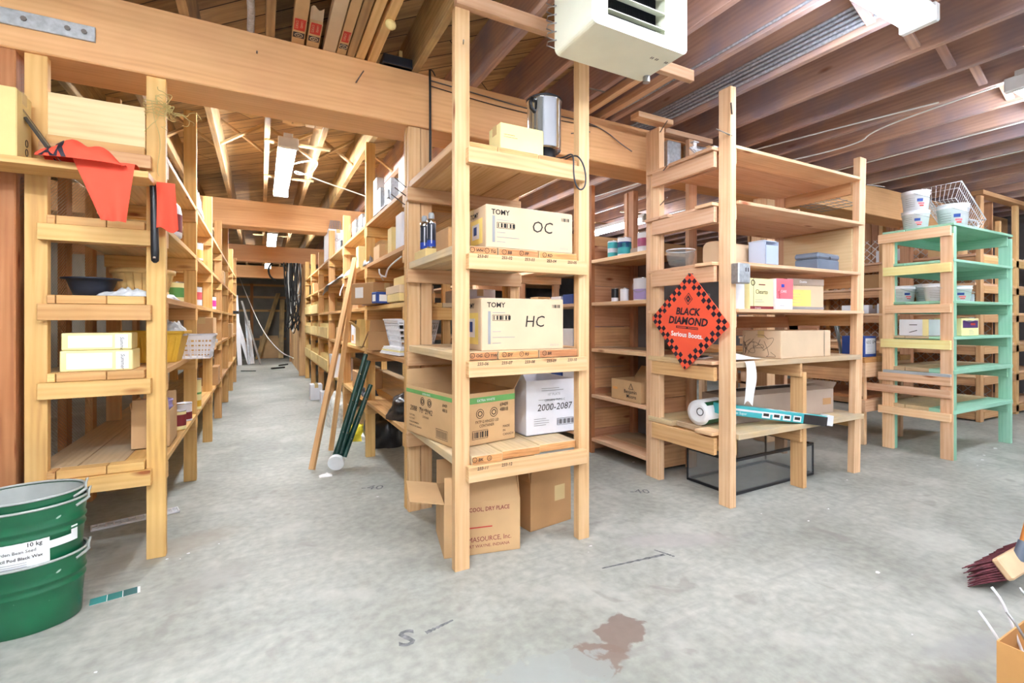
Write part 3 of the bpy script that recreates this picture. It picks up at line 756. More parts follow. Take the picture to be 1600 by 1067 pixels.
def deco_tomy(word, tall):
    def f(b, w_, d, h):
        y = -d/2; l = -w_/2
        b.text('TOMY', (l+.03, y, h-.047), XP, ZP, .036, 'black_print', bold=.02)
        b.rect((l+.035, y, h*.13), XP, ZP, .015, h*.62, 'grey_print')
        lines(b, l+.06, y, h-.075, .09, 1, .01); barcode(b, l+.06, y, h-.115, .1, .03, 6)
        lines(b, l+.06, y, h*.36, .06, 1, .01); lines(b, l+.06, y, h*.25, .16, 1, .01); lines(b, l+.06, y, h*.14, .06, 1, .01)
        b.text(word, (l+w_*.5, y, h*.45), XP, ZP, .085, 'ink', shear=.12, bold=-.025 if False else 0)
        barcode(b, w_/2-.075, y, h-.05, .05, .025, 6, False); b.text('E3072/10', (w_/2-.085, y, .018), XP, ZP, .014, 'grey_print')
        b.rect((-w_/2, -d/2+.19, h*.12), YN, ZP, .15, h*.6, 'yellow_print'); b.rect((-w_/2, -d/2+.17, h*.25), YN, ZP, .09, h*.36, 'white_card', off=.0015); b.rect((-w_/2, -d/2+.15, h*.35), YN, ZP, .04, h*.2, 'blue_card', off=.002)
        b.text('TOMY', (-w_/2, -d/2+.19, h-.05), YN, ZP, .036, 'black_print', bold=.02)
    return f
carton('cardboard_box', 'long closed cardboard box marked OC in black marker', 1.245, 2.325, 1.565, .52, .35, .215, mat='cardboard_pale', deco=deco_tomy('OC', 0))
carton('cardboard_box', 'closed cardboard box marked HC in black marker, on the middle shelf', 1.22, 2.36, 1.047, .49, .36, .268, mat='cardboard_pale', deco=deco_tomy('HC', 1))
def deco_shorts(b, w_, d, h):
    b.box(-w_/2-.001, w_/2+.001, -d/2-.001, d/2+.001, h*.08, h*.92, 'packing_tape', c=0) if False else None
    lines(b, -w_/2+.02, -d/2, h*.6, .08, 2, .012, 'orange_print')
carton('cardboard_box', 'small pale carton on the top shelf, leaning against the steel urn', 1.22, 2.27, 2.073, .26, .14, .152, mat='cream_carton', deco=deco_shorts)

def deco_foam(b, w_, d, h):
    y = -d/2; l = -w_/2
    b.rect((l, y, h-.055), XP, ZP, w_, .032, 'green_print'); b.text('EXTRA WHITE', (l+.13, y, h-.046), XP, ZP, .018, 'white_card')
    b.text('69409', (w_/2-.105, y, h-.085), XP, ZP, .03, 'black_print', sx=.75); b.text('48818', (w_/2-.105, y, h-.112), XP, ZP, .03, 'black_print', sx=.75)
    for cx in (.15, .24):
        b.tube([(l+cx+.024*math.cos(a*.45), y-.001, h-.11+.024*math.sin(a*.45)) for a in range(14)], .0016, 'black_print', 4, closed=True)
        b.tube([(l+cx+.013*math.cos(a*.63), y-.001, h-.11+.013*math.sin(a*.63)) for a in range(10)], .0022, 'black_print', 4, closed=True)
    b.text('FXTP G HINGED LID', (l+.12, y, h-.16), XP, ZP, .021, 'black_print', sx=.8); b.text('CONTAINER', (l+.145, y, h-.182), XP, ZP, .021, 'black_print', sx=.8)
    barcode(b, l+.1, y, .03, .1, .045, 9)
    for i, s_ in enumerate(('MADE', 'IN', 'CANADA')): b.text(s_, (w_/2-.085, y, .07-i*.022), XP, ZP, .018, 'black_print')
    x = -w_/2; o = d/2
    b.rect((x, o, h-.04), YN, ZP, d, .022, 'green_print'); b.text('EXTRA WHITE', (x, o-.2, h-.036), YN, ZP, .014, 'white_card')
    for cx in (.2, .28):
        b.tube([(x-.001, o-cx+.022*math.cos(a*.45), h-.075+.022*math.sin(a*.45)) for a in range(14)], .0016, 'black_print', 4, closed=True)
        b.tube([(x-.001, o-cx+.012*math.cos(a*.63), h-.075+.012*math.sin(a*.63)) for a in range(10)], .0022, 'black_print', 4, closed=True)
    b.text('2088  To  2142', (x, o-.05, h-.14), YN, ZP, .042, 'ink', shear=.2)
    b.text('FXTP G HINGED LID', (x, o-.17, h-.125), YN, ZP, .016, 'black_print', sx=.8); b.text('CONTAINER', (x, o-.2, h-.165), YN, ZP, .016, 'black_print', sx=.8)
    b.text('69409', (x, o-.42, h-.075), YN, ZP, .026, 'black_print', sx=.75); b.text('48818', (x, o-.42, h-.1), YN, ZP, .026, 'black_print', sx=.75)
    for i, s_ in enumerate(('CUST ORD.', 'CUST MAT.', 'MADE IN CANADA', 'FABRIQUE AU CANADA')): b.text(s_, (x, o-.04, .1-i*.02), YN, ZP, .014, 'black_print')
    for i in range(9): b.rect((x, o-.36-i*.012, .028), YN, ZP, .005, .038, 'black_print')
    for (a, c_, ww, hh) in ((0, 0, .12, .002), (0, .05, .12, .002), (0, 0, .002, .05), (.12, 0, .002, .052)): b.rect((x, o-.35-a, .022+c_), YN, ZP, ww, hh, 'black_print')
rz = R(11); w_, d_ = .385, .55; cx, cy = .872, 2.27
ctr = Vector((cx, cy, 0))+Matrix.Rotation(rz, 4, 'Z') @ Vector((w_/2, d_/2, 0))
carton('cardboard_box', 'open brown box with a green stripe, numbered 2088 to 2142', ctr.x, ctr.y, .548, w_, d_, .272, rz, 'cardboard', flaps={'b': (8, .09), 'r': (35, .15)}, deco=deco_foam)
def deco_white(b, w_, d, h):
    y = -d/2; l = -w_/2
    b.text('10" PLATE', (l+.14, y, h-.09), XP, ZP, .02, 'grey_print'); lines(b, l+.1, y, h-.05, .15, 2, .012); lines(b, l+.08, y, h-.115, .2, 1, .01)
    b.text('2000-2087', (l+.07, y, h-.175), XP, ZP, .055, 'ink', shear=.15)
    b.text('CPFOAM3-TRIPLE-C', (l+.12, y, h-.122), XP, ZP, .016, 'black_print')
    barcode(b, w_/2-.125, y, .045, .115, .04, 12); lines(b, l+.05, y, .09, .1, 4, .012)
carton('cardboard_box', 'open white box numbered 2000-2087 on the lowest shelf', 1.487, 2.56, .546, .33, .44, .312, 0, 'white_card', flaps={'b': (5, .02), 'l': (25, .1)}, deco=deco_white)
def deco_source(b, w_, d, h):
    y = -d/2; l = -w_/2
    b.text('IN A COOL, DRY PLACE', (l+.07, y, h-.05), XP, ZP, .03, 'maroon_print', bold=.01, sx=.85)
    b.rect((l+.12, y, h*.5), XP, ZP, .13, .006, 'red_print')
    b.text('PHARMASOURCE, Inc.', (l+.04, y, .065), XP, ZP, .036, 'maroon_print', sx=.9); b.text('FORT WAYNE, INDIANA', (l+.1, y, .035), XP, ZP, .022, 'maroon_print')
rz = R(-12); w_, d_ = .40, .34; ctr = Vector((.815, 2.285, 0))+Matrix.Rotation(rz, 4, 'Z') @ Vector((w_/2, d_/2, 0))
carton('cardboard_box', 'open brown box with maroon lettering on the floor, one flap sticking out', ctr.x, ctr.y, 0, w_, d_, .27, rz, 'cardboard', flaps={'l': (80, .17), 'f': (-18, .13), 'b': (15, .13), 'r': (-5, .12)}, deco=deco_source)
def deco_label(b, w_, d, h):
    b.rect((w_*.08, -d/2, h*.5), XP, ZP, .08, .09, 'packing_tape')
ctr = Vector((1.352, 2.345, 0))+Matrix.Rotation(R(8), 4, 'Z') @ Vector((.155, .17, 0))
carton('cardboard_box', 'plain brown box with raised flaps on the floor behind the right post', ctr.x, ctr.y, 0, .31, .34, .275, R(8), 'cardboard_dark', flaps={'f': (2, .105), 'l': (10, .1), 'b': (20, .1)}, deco=deco_label)
# shelf 2, seen through the open left side
def aerosol(x, y, z, lab, k):
    t = T('spray_can', lab, 'spray can', (x, y, z), 0, None)
    b = B(); b.lathe([(0, 0), (.026, 0), (.027, .004), (.027, .012)], 'steel'); b.lathe([(.0265, .012), (.0265, .05)], 'blue_print'); b.lathe([(.0265, .05), (.0265, .15)], 'navy_plastic'); b.lathe([(.0265, .15), (.0265, .165), (.02, .176), (.014, .18)], 'steel')
    b.rect((-.011, -.0268, .03), XP, ZP, .006, .11, 'white_card')
    b.quad([(-.027, -.006, .06), (-.0272, -.012, .06), (-.0272, -.012, .14), (-.027, -.006, .14)], 'white_card'); b.obj('can_body', t)
    B().lathe([(.0, .215), (.014, .213), (.018, .2), (.018, .176), (.0, .176)], 'grey_foam').obj('cap', t)
aerosol(.875, 2.80, 1.62, 'blue and black spray can, the one further from the plain carton', 0)
aerosol(.885, 2.70, 1.62, 'blue and black spray can touching the plain carton behind the front post', 0)
carton('cardboard_tray', 'low cardboard tray carrying the two spray cans', .885, 2.75, 1.566, .11, .22, .05, tape=False, mat='cardboard_yellow', cat='tray')
carton('cardboard_box', 'brown carton behind the front post, beside the spray cans', .95, 2.50, 1.566, .14, .2, .135, mat='cardboard_dark', tape=False)

# ------------------------------------------------------------ steel urn on the top shelf
t = T('coffee_urn', 'polished steel coffee urn with black base and grey cord on the top shelf', 'coffee urn', (1.415, 2.30, 2.073))
B().lathe([(0, .082), (.092, .080), (.096, .088), (.096, .345), (.100, .35), (.100, .357), (.094, .359)], 'steel', 40).obj('urn_body', t)
B().lathe([(0, 0), (.060, 0), (.064, .01), (.068, .080), (0, .083)], 'black_plastic', 32).obj('base', t)
B().lathe([(.100, .357), (.103, .363), (.08, .378), (.02, .386), (0, .386)], 'dark_metal', 32).obj('lid', t)
for s_ in (-1, 1):
    b = B(); b.tube([(s_*.094, 0, .335), (s_*.122, 0, .337), (s_*.132, 0, .315), (s_*.127, 0, .285), (s_*.094, 0, .275)], .011, 'black_plastic', 8); b.obj('handle', t, rz=R(25))
b = B(); pts = [(x-.05, y-.01, z) for x, y, z in [(.06, -.05, .03), (.09, -.12, .012), (.10, -.19, .02), (.095, -.215, -.02), (.09, -.22, -.1), (.10, -.225, -.16), (.13, -.225, -.185), (.165, -.22, -.16), (.175, -.215, -.1), (.165, -.205, -.03), (.13, -.19, .02), (.11, -.1, .012), (.10, -.03, .01)]]
def smooth(pts, k=3):
    pts = [Vector(p) for p in pts]
    for _ in range(k):
        q = [pts[0]]
        for a, c_ in zip(pts[:-1], pts[1:]): q += [a*.75+c_*.25, a*.25+c_*.75]
        pts = q+[pts[-1]]
    return pts
b.tube(smooth(pts), .0045, 'dark_metal', 6); b.obj('cord', t)

# ------------------------------------------------------------ unit heater
t = T('unit_heater', 'cream enamelled unit heater with a louvred front hanging from the joists', 'heater', (1.50, 1.75, 2.45))
W_, D_, H_ = .556, .285, .318
b = B(); hw = W_/2; r = .03; ox, oz0, oz1 = (-hw+.085, hw-.14), .055, H_-.02
def rr(x0, x1, y0, y1, r, n=5):
    ps = []
    for (cx, cy, a) in ((x1-r, y0+r, -90), (x1-r, y1-r, 0), (x0+r, y1-r, 90), (x0+r, y0+r, 180)):
        for k in range(n+1): an = R(a+90*k/n); ps.append((cx+r*math.cos(an), cy+r*math.sin(an)))
    return ps
pr = rr(-hw, hw, 0, H_+.04, r)   # silhouette in x-z, extruded along y
n = len(pr)
vs = [(x, -D_/2, z) for x, z in pr]+[(x, D_/2, z) for x, z in pr]
b.add(vs, [(i, (i+1) % n, n+(i+1) % n, n+i)[::-1] for i in range(n)], 'heater_enamel', smooth=False)
b.add([(x, D_/2, z) for x, z in pr], [tuple(range(n))[::-1]], 'heater_enamel')
# front frame around the louvre opening
hz = H_+.04
inner = [(ox[1], oz0), (ox[1], oz1), (ox[0], oz1), (ox[0], oz0)]
vo = [(x, -D_/2-.001, z) for x, z in pr]; q = n//4
vi = [(x, -D_/2-.001, z) for x, z in inner]
for c_ in range(4):
    seg = list(range(c_*q, c_*q+q)); fs = []
    vs = [vo[i] for i in seg]+[vi[c_]]; b.add(vs, [tuple(range(len(seg)))+(len(seg),)], 'heater_enamel')
    nx = (c_+1) % 4; vs = [vo[seg[-1]], vo[(nx*q) % n], vi[nx], vi[c_]]; b.add(vs, [(0, 1, 2, 3)], 'heater_enamel')
b.box(ox[0], ox[1], -D_/2+.10, -D_/2+.105, oz0, oz1, 'heater_dark', c=0)
b.box(ox[0]-.004, ox[1]+.004, -D_/2, -D_/2+.1, oz0-.006, oz0, 'heater_enamel', c=0); b.box(ox[0]-.004, ox[0], -D_/2, -D_/2+.1, oz0, oz1, 'heater_enamel', c=0); b.box(ox[1], ox[1]+.004, -D_/2, -D_/2+.1, oz0, oz1, 'heater_enamel', c=0)
for x in (hw-.03, hw-.09, hw-.12): b.box(x-.02, x-.015, -.06, -.045, -.0006, .002, 'sign_black', c=0); b.box(x-.01, x-.005, -.06, -.045, -.0006, .002, 'sign_black', c=0)
b.obj('casing', t)
b = B()
for k in range(26): b.box(ox[0]+.008+k*.0125, ox[0]+.0095+k*.0125, -D_/2+.05, -D_/2+.095, oz0, oz1, 'dark_metal', c=0)
b.obj('heating_fins', t)
for k in range(4):
    z = oz0+.02+k*.072; B().add([(ox[0], -D_/2-.012, z+.0), (ox[1], -D_/2-.012, z), (ox[1], -D_/2+.045, z+.026), (ox[0], -D_/2+.045, z+.026), (ox[0], -D_/2-.012, z-.004), (ox[1], -D_/2-.012, z-.004), (ox[1], -D_/2+.045, z+.022), (ox[0], -D_/2+.045, z+.022)], [(0, 1, 2, 3), (7, 6, 5, 4), (0, 4, 5, 1), (2, 6, 7, 3), (1, 5, 6, 2), (3, 7, 4, 0)], 'heater_enamel').obj('louvre', t)
b = B()
for k in range(7): b.tube([(-hw-.002, D_/2-.02, .06+k*.04), (-hw-.03, D_/2+.01, .06+k*.04), (-hw-.02, D_/2+.04, .06+k*.04), (-.05, D_/2+.06, .06+k*.04), (hw-.05, D_/2+.04, .06+k*.04), (hw-.02, D_/2, .06+k*.04)], .003, 'wire_metal', 6)
b.obj('fan_guard', t)
b = B().cyl((-.15, 0, hz), (-.15, 0, .61), .006, mat='wire_metal', n=8); b.cyl((.15, 0, hz), (.15, 0, .61), .006, mat='wire_metal', n=8); b.obj('hanger_rod', t)
B().cyl((hw-.03, D_/2-.05, -.03), (hw-.03, D_/2-.05, 0), .018, mat='wire_metal').obj('drain_cap', t)

# ------------------------------------------------------------ diamond sign
t = T('diamond_sign', 'orange diamond sign with a black checkered border, hanging on the side of the open shelving', 'sign', (2.578, 2.327, 1.194), rot=(0, 0, R(-90)))
b = B(); h = .338
def dia(r_, sq, y0, y1, mat):
    pass
# local frame: x = to the viewer's right, z up, front faces -y ; turned -90 so it faces -x
def corner_round(h, r):
    ps = []
    for k in range(4):
        a0 = R(90*k-90); c = Vector((math.cos(a0), math.sin(a0)))*(h-r*math.sqrt(2))
        for j in range(7): an = a0+R(-45+15*j); ps.append((c.x+r*math.cos(an), c.y+r*math.sin(an)))
    return ps
ps = corner_round(h, .022); n = len(ps)
b.add([(x, 0, z) for x, z in ps]+[(x, .006, z) for x, z in ps], [tuple(range(n)), tuple(range(n, 2*n))[::-1]]+[(i, n+i, n+(i+1) % n, (i+1) % n) for i in range(n)], 'sign_orange')
s2 = h/math.sqrt(2); N_ = 16; cell = 2*s2/N_
e1 = Vector((1, 0, 1)).normalized(); e2 = Vector((-1, 0, 1)).normalized()
for i in range(N_):
    for j in range(N_):
        if min(i, j, N_-1-i, N_-1-j) < 2 and (i+j) % 2 == 0:
            a = e1*(-s2+i*cell)+e2*(-s2+j*cell)+Vector((0, -.001, 0)); m = .0 if 0 < i < N_-1 and 0 < j < N_-1 else .0
            k0 = .006 if (i in (0, N_-1) and j in (0, N_-1)) else 0
            b.quad([tuple(a+e1*k0+e2*k0), tuple(a+e1*(cell-k0)+e2*k0), tuple(a+e1*(cell-k0)+e2*(cell-k0)), tuple(a+e1*k0+e2*(cell-k0))], 'sign_black')
b.text('BLACK', (0, -.0, .070), XP, ZP, .066, 'sign_black', bold=.035, shear=.15, center=True)
b.text('DIAMOND', (0, -.0, .005), XP, ZP, .070, 'sign_black', bold=.035, shear=.15, center=True)
b.rect((-.095, 0, -.050), XP, ZP, .19, .016, 'sign_black'); [b.rect((-.085+.012*q, 0, -.046), XP, ZP, .008, .008, 'sign_orange', off=.002) for q in range(15) if q != 7]
b.text('Serious Boots.', (0, 0, -.09), XP, ZP, .047, 'paper', bold=.03, center=True)
for (r0, m, o_) in ((.043, 'sign_black', .0015), (.036, 'sign_orange', .002), (.026, 'sign_black', .0025)):
    b.quad([(r0*.85*x, -o_, .155+r0*z) for x, z in ((0, -1), (1, 0), (0, 1), (-1, 0))], m)
b.text('H', (0, -.003, .155), XP, ZP, .022, 'sign_orange', center=True, bold=.03)
b.obj('sign_panel', t, rot=(0, R(4), 0))
B().cyl((0.02, -.01, .325), (.02, .03, .325), .005, mat='nail_metal', n=8).obj('nail', t)

# ------------------------------------------------------------ cans, pails, tubs
def can(label, x, y, z, r, h, body='white_card', band=None, name='paint_can', group=None, lid='steel', bail=False, cat='can', rz=0, n=24):
    t = T(name, label, cat, (x, y, z), rz, group)
    b = B(); b.lathe([(0, 0), (r, 0), (r+.0015, .003), (r, .006), (r, h-.006)], body, n); b.lathe([(r, h-.006), (r+.002, h-.003), (r+.0015, h)], 'steel', n)
    if band:
        for (z0, z1, m) in band: b.lathe([(r+.0006, z0*h), (r+.0006, z1*h)], m, n)
    b.obj('can_body', t)
    B().lathe([(r+.001, h), (r-.006, h), (r-.007, h-.004), (0, h-.004)], lid, n).obj('lid', t)
    if bail:
        b = B(); b.tube([(r*math.cos(a), -.25*r-r*abs(math.sin(a))*.9, h*.78-h*.42*math.sin(a)) for a in [math.pi*k/14 for k in range(15)]], .002, 'wire_metal', 6); b.obj('bail', t)
    return t
def pail(label, x, y, z, r, h, group=None, rz=0, name='plastic_pail', printed=True, k=0, rot=None, mat='pail_white', lid=False, cat='pail'):
    t = T(name, label, cat, (x, y, z), rz, group, rot)
    b = B(); r0 = r*.86
    b.lathe([(0, .002), (r0, 0), (r, h*.80), (r+.005, h*.81), (r+.005, h*.85), (r+.001, h*.86), (r+.002, h*.96), (r+.006, h*.97), (r+.006, h), (r-.004, h)]+([(0, h+.002)] if lid else [(r0-.004, .006), (0, .006)]), mat, 30)
    if printed:
        for (a0, a1, z0, z1, m) in ((-2.95, -2.5, .42, .56, 'blue_card'), (-2.85, -2.35, .28, .36, 'pink_print'), (-2.75, -2.4, .18, .24, 'red_print')):
            b.lathe([(r0+(r-r0)*z0/.8+.0012, h*z0), (r0+(r-r0)*z1/.8+.0012, h*z1)], m, 6, a0=a0+k, a1=a1+k)
        for q in range(5): b.lathe([(r0+(r-r0)*(.2+q*.1)/.8+.0012, h*(.2+q*.1)), (r0+(r-r0)*(.215+q*.1)/.8+.0012, h*(.215+q*.1))], 'grey_print', 5, a0=-3.9+k, a1=-3.1+k)
    b.obj('pail_body', t)
    b = B(); b.tube([(r*1.03*math.cos(a), -.3*r-r*.85*abs(math.sin(a)), h*.82-h*.25*math.sin(a)) for a in [math.pi*q/12 for q in range(13)]], .0022, 'wire_metal', 6); b.obj('handle', t)
    return t
can('small teal and white paint can, leftmost on the top shelf of the paint bay', 2.74, 3.30, 1.75, .046, .15, 'white_card', [(.55, .9, 'teal_print'), (.05, .3, 'teal_print')])
can('blue and white paint can beside the small teal one', 2.74, 3.15, 1.75, .058, .155, 'white_card', [(.1, .7, 'teal_print'), (.45, .75, 'blue_card')])
carton('small_box', 'tiny patterned box between the paint cans on the top shelf', 2.75, 3.02, 1.75, .05, .09, .05, mat='cardboard_grey', tape=False)
can('white paint can with a magenta print, nearest the doubled post', 2.76, 2.92, 1.75, .063, .165, 'white_card', [(.2, .8, 'white_card'), (.3, .7, 'magenta_print')])
can('small black and white can on the second shelf of the paint bay', 2.72, 3.25, 1.365, .030, .115, 'white_card', [(.3, .95, 'black_plastic')])
can('small plain white can beside the lavender pail', 2.74, 3.15, 1.365, .036, .11, 'white_card')
can('white and lavender paint pail with a wire bail on the second shelf', 2.78, 2.96, 1.365, .083, .185, 'white_card', [(.05, .5, 'lavender_label')], bail=True, name='paint_pail', rz=R(-70))
def deco_bm(b, w_, d, h):
    x = -w_/2
    b.text('Benjamin', (x, .02, h*.4), YN, ZP, .042, 'ink', bold=.01); b.text('Moore', (x, -.01, h*.18), YN, ZP, .042, 'ink', bold=.01)
    b.tube([(x-.001, -.065+.03*math.cos(a), h*.70+.03*math.sin(a)) for a in (R(90), R(210), R(330))], .003, 'ink', 4, closed=True)
    b.rect((x, d/2-.02, h*.5), YN, ZP, .06, .02, 'orange_print')
carton('cardboard_box', 'open brown box with black lettering in the narrow paint bay', 2.80, 3.055, .536, .26, .36, .17, mat='cardboard', flaps={'r': (40, .12)}, deco=deco_bm)

# ------------------------------------------------------------ things on the open shelving
t = T('plastic_rack', 'translucent plastic desk rack with clips along its top edge, on top of the open shelving', 'rack', (3.32, 2.42, 2.334))
b = B(); b.quad([(-.55, -.06, 0), (.62, -.06, 0), (.60, .10, .15), (-.50, .10, .15)], 'frosted_plastic'); b.quad([(.62, -.058, 0), (-.55, -.058, 0), (-.55, .12, 0), (.62, .12, 0)], 'frosted_plastic')
b.obj('panel', t)
b = B()
for (p, q) in (((-.55, -.06, 0), (.62, -.06, 0)), ((.62, -.06, 0), (.60, .10, .15)), ((-.5, .10, .15), (.60, .10, .15)), ((-.55, -.06, 0), (-.5, .10, .15)), ((-.52, .02, .075), (.61, .02, .075))): b.stick(p, q, .014, .012, 'white_plastic')
for k in range(7): b.stick((-.5+.165*k, -.05, .01), (-.46+.165*k, .095, .145), .005, .005, 'white_plastic')
b.obj('frame', t)
for k in range(6):
    x = -.49+.212*k; B().box(x, x+.05, .085, .115, .15, .162, 'white_plastic').box(x+.008, x+.04, .08, .09, .16, .195, 'white_plastic').box(x, x+.055, .07, .11, .190, .198, 'white_plastic').obj('clip', t)
# s3
t = T('glass_bowl', 'clear glass bowl at the left end of the third shelf of the open shelving', 'bowl', (2.735, 2.53, 1.585))
B().lathe([(0, .003), (.05, 0), (.085, .03), (.10, .085), (.103, .13), (.099, .13), (.095, .085), (.08, .034), (0, .01)], 'clear_glass', 32).obj('bowl', t)
B().lathe([(.103, .128), (.106, .132), (.103, .136), (.099, .132), (.103, .128)], 'white_plastic', 32).obj('rim', t)
b = B(); pr = rr(-.075, .075, 0, .17, .05, 6); n = len(pr)
for (x0, x1) in ((0, .50),):
    vs = [(x0, y, z) for y, z in pr]+[(x1, y, z) for y, z in pr]
    b.add(vs, [(i, (i+1) % n, n+(i+1) % n, n+i)[::-1] for i in range(n)]+[tuple(range(n)), tuple(range(n, 2*n))[::-1]], 'cardboard_pale')
b.rect((.1, -.0755, .06), XP, ZP, .03, .05, 'red_print')
for k in range(6): b.box(.501, .503, -.06+.022*k, -.052+.022*k, .03, .15, 'cardboard', c=0)
b.obj('cardboard_tube', loc=(2.79, 2.30, 1.584), rz=R(3), label='long rounded brown carton lying along the third shelf behind the front post', cat='box')
t = T('plastic_bin', 'small translucent blue-white bin beside the rounded brown carton', 'bin', (3.12, 2.135, 1.585))
t.scale = (1, 1, 1.35)
b = B()
for (a, c_, d, e, h) in ((-.07, .07, -.06, -.057, .10), (-.07, -.067, -.06, .07, .12), (.067, .07, -.06, .07, .12), (-.07, .07, .067, .07, .12)): b.box(a, c_, d, e, 0, h, 'blueish_plastic', c=0)
b.box(-.07, .07, -.06, .07, 0, .004, 'blueish_plastic', c=0); b.obj('bin_body', t)
B().box(-.073, .073, -.045, .073, .12, .126, 'blueish_plastic').obj('lid', t)
t = T('cash_box', 'grey-blue metal cash box with a keyhole, below the board panel', 'cash box', (3.83, 2.18, 1.585), R(4))
t.scale = (1, 1, 1.3)
B().box(-.16, .16, -.085, .085, 0, .062, 'cash_box', c=.006).obj('base', t)
B().box(-.163, .163, -.088, .088, .064, .098, 'cash_box', c=.01).obj('lid', t)
b = B().cyl((.0, -.085, .07), (0, -.094, .07), .009, mat='steel', n=12); b.obj('lock', t); B().tube([(-.03, .0, .098), (-.028, 0, .108), (.028, 0, .108), (.03, 0, .098)], .003, 'steel', 6).obj('handle', t)
t = T('outlet_box', 'galvanised electrical box with an outlet screwed to the front post', 'electrical box', (2.70, 2.01, 1.50))
B().box(-.055, .055, -.03, .028, -.065, .065, 'galvanised', c=.006).obj('box_body', t)
b = B().box(-.05, .05, -.034, -.03, -.06, .06, 'galvanised', c=.002); b.box(.005, .012, -.0355, -.034, .01, .035, 'sign_black', c=0).box(.026, .033, -.0355, -.034, .01, .035, 'sign_black', c=0); b.obj('cover_plate', t)
# s4
t = can('white cylindrical pot on the fourth shelf, behind the electrical box', 2.83, 2.15, 1.278, .06, .19, 'pail_white', [(.35, .7, 'pail_white')], name='white_pot', cat='pot')
def deco_clear(b, w_, d, h):
    y = -d/2; l = -w_/2
    b.rect((l, y, .0), XP, ZP, w_, .022, 'maroon_print'); b.text('Clearto', (l+.055, y, h*.5), XP, ZP, .043, 'ink')
    b.rect((l+.09, y, h*.78), XP, ZP, .07, .008, 'maroon_print'); lines(b, l+.05, y, h*.3, .1, 2, .014); b.text('Composite', (l+.05, y, .005), XP, ZP, .014, 'white_card')
    b.tube([(l+.03+.018*math.cos(a*.5), y-.001, h*.85+.018*math.sin(a*.5)) for a in range(13)], .003, 'ink', 4, closed=True)
    b.rect((l+.035, y, 0), XP, ZP, .003, h, 'ink')
carton('printed_box', 'cream printed box on the fourth shelf, between the white pot and the pink box', 3.045, 2.16, 1.278, .25, .12, .212, mat='cream_carton', deco=deco_clear, tape=False)
def deco_pink(b, w_, d, h):
    y = -d/2; l = -w_/2
    b.rect((l, y, h*.35), XP, ZP, w_, h*.65, 'pink_print'); b.rect((l+.055, y, h*.72), XP, ZP, .035, .022, 'blue_print', off=.0015); b.text('CARE', (l+.05, y, h*.55), XP, ZP, .026, 'paper', off=.0015)
    lines(b, l+.015, y, h*.6, .03, 6, .009, 'white_card'); lines(b, l+.04, y, h*.12, .06, 1, .01)
carton('printed_box', 'pink and white printed box in the middle of the fourth shelf', 3.275, 2.14, 1.278, .19, .11, .218, mat='white_card', deco=deco_pink, tape=False)
def deco_dur(b, w_, d, h):
    y = -d/2; l = -w_/2
    b.rect((l, y, h-.045), XP, ZP, w_, .045, 'cardboard_grey'); b.text('Duette', (l+.12, y, h-.03), XP, ZP, .025, 'white_card', bold=.02, off=.002)
    for i in range(22): b.rect((l+i*w_/22, y, h-.052), XP, ZP, w_/44, .007, 'ink')
    b.rect((l+.005, y, .03), XP, ZP, w_*.62, h*.52, 'yellow_print'); lines(b, l+.05, y, h*.5, .1, 4, .02); b.rect((l, y, .006), XP, ZP, w_, .018, 'grey_print')
    x = -w_/2; b.rect((x, d/2-.01, .03), YN, ZP, d*.8, h*.5, 'orange_print'); b.rect((x, d/2, h-.045), YN, ZP, d, .045, 'ink')
carton('printed_box', 'cream and yellow printed box with a grey band, right end of the fourth shelf', 3.60, 2.22, 1.278, .37, .2, .232, mat='cardboard_pale', deco=deco_dur, tape=False, rz=R(-8))
t = T('spring_clamp', 'blue spring clamp at the right end of the fourth shelf', 'clamp', (3.97, 2.30, 1.278))
B().stick((0, 0, .0), (.02, .0, .13), .02, .012, 'steel_blue').stick((.09, 0, .02), (.01, 0, .07), .02, .012, 'steel_blue').obj('handle', t)
B().stick((.04, 0, .0), (-.02, 0, .13), .016, .012, 'white_plastic').obj('jaw', t)
# s5
def deco_scrib(b, w_, d, h):
    x = -w_/2; random.seed(3)
    for q in range(6):
        p = [(x-.001, d/2-.03-(d-.08)*random.random(), .03+(h-.06)*random.random())]
        for _ in range(7): p.append((x-.001, min(d/2-.01, max(-d/2+.01, p[-1][1]+random.uniform(-.07, .07))), min(h-.01, max(.01, p[-1][2]+random.uniform(-.06, .06)))))
        b.tube(smooth(p, 2), .0012, 'ink', 4)
    b.rect((w_/2-.09, -d/2, 0), XP, ZP, .006, h, 'ink')
ctr = Vector((3.08, 2.06, 0))
carton('cardboard_box', 'big brown box with pen scribbles on its end, lying on the fifth shelf', 3.51, 2.22, .933, .62, .30, .195, R(1), 'cardboard_pale', deco=deco_scrib)
b = B(); b.grid(lambda u, v: (-.05+.10*v, -.02-.07*u*(1-u)-.0, -.28*u*u+.02*math.sin(v*5)*u if v < .9 else -.2*u), 10, 6, 'paper', th=.001)
b.grid(lambda u, v: (-.10+.25*v, .0+.12*(1-u), .012+.03*math.sin(v*3)*(1-u)), 6, 8, 'paper', th=.001)
b.obj('paper_sheet', loc=(2.83, 2.06, .935), label='torn white paper hanging over the edge of the fifth shelf', cat='paper')
tag(B().box(-.1, .1, -.07, .07, 0, .004, 'white_card').box(-.05, .09, -.04, .05, .004, .012, 'dark_metal').obj('tool_scrap', loc=(2.8, 2.42, .933), rz=.4), 'loose metal fitting lying on the fifth shelf by the diamond sign', 'hardware')
carton('white_block', 'white block standing on the fourth shelf behind the sign', 2.85, 2.45, 1.278, .09, .10, .12, mat='white_card', tape=False)
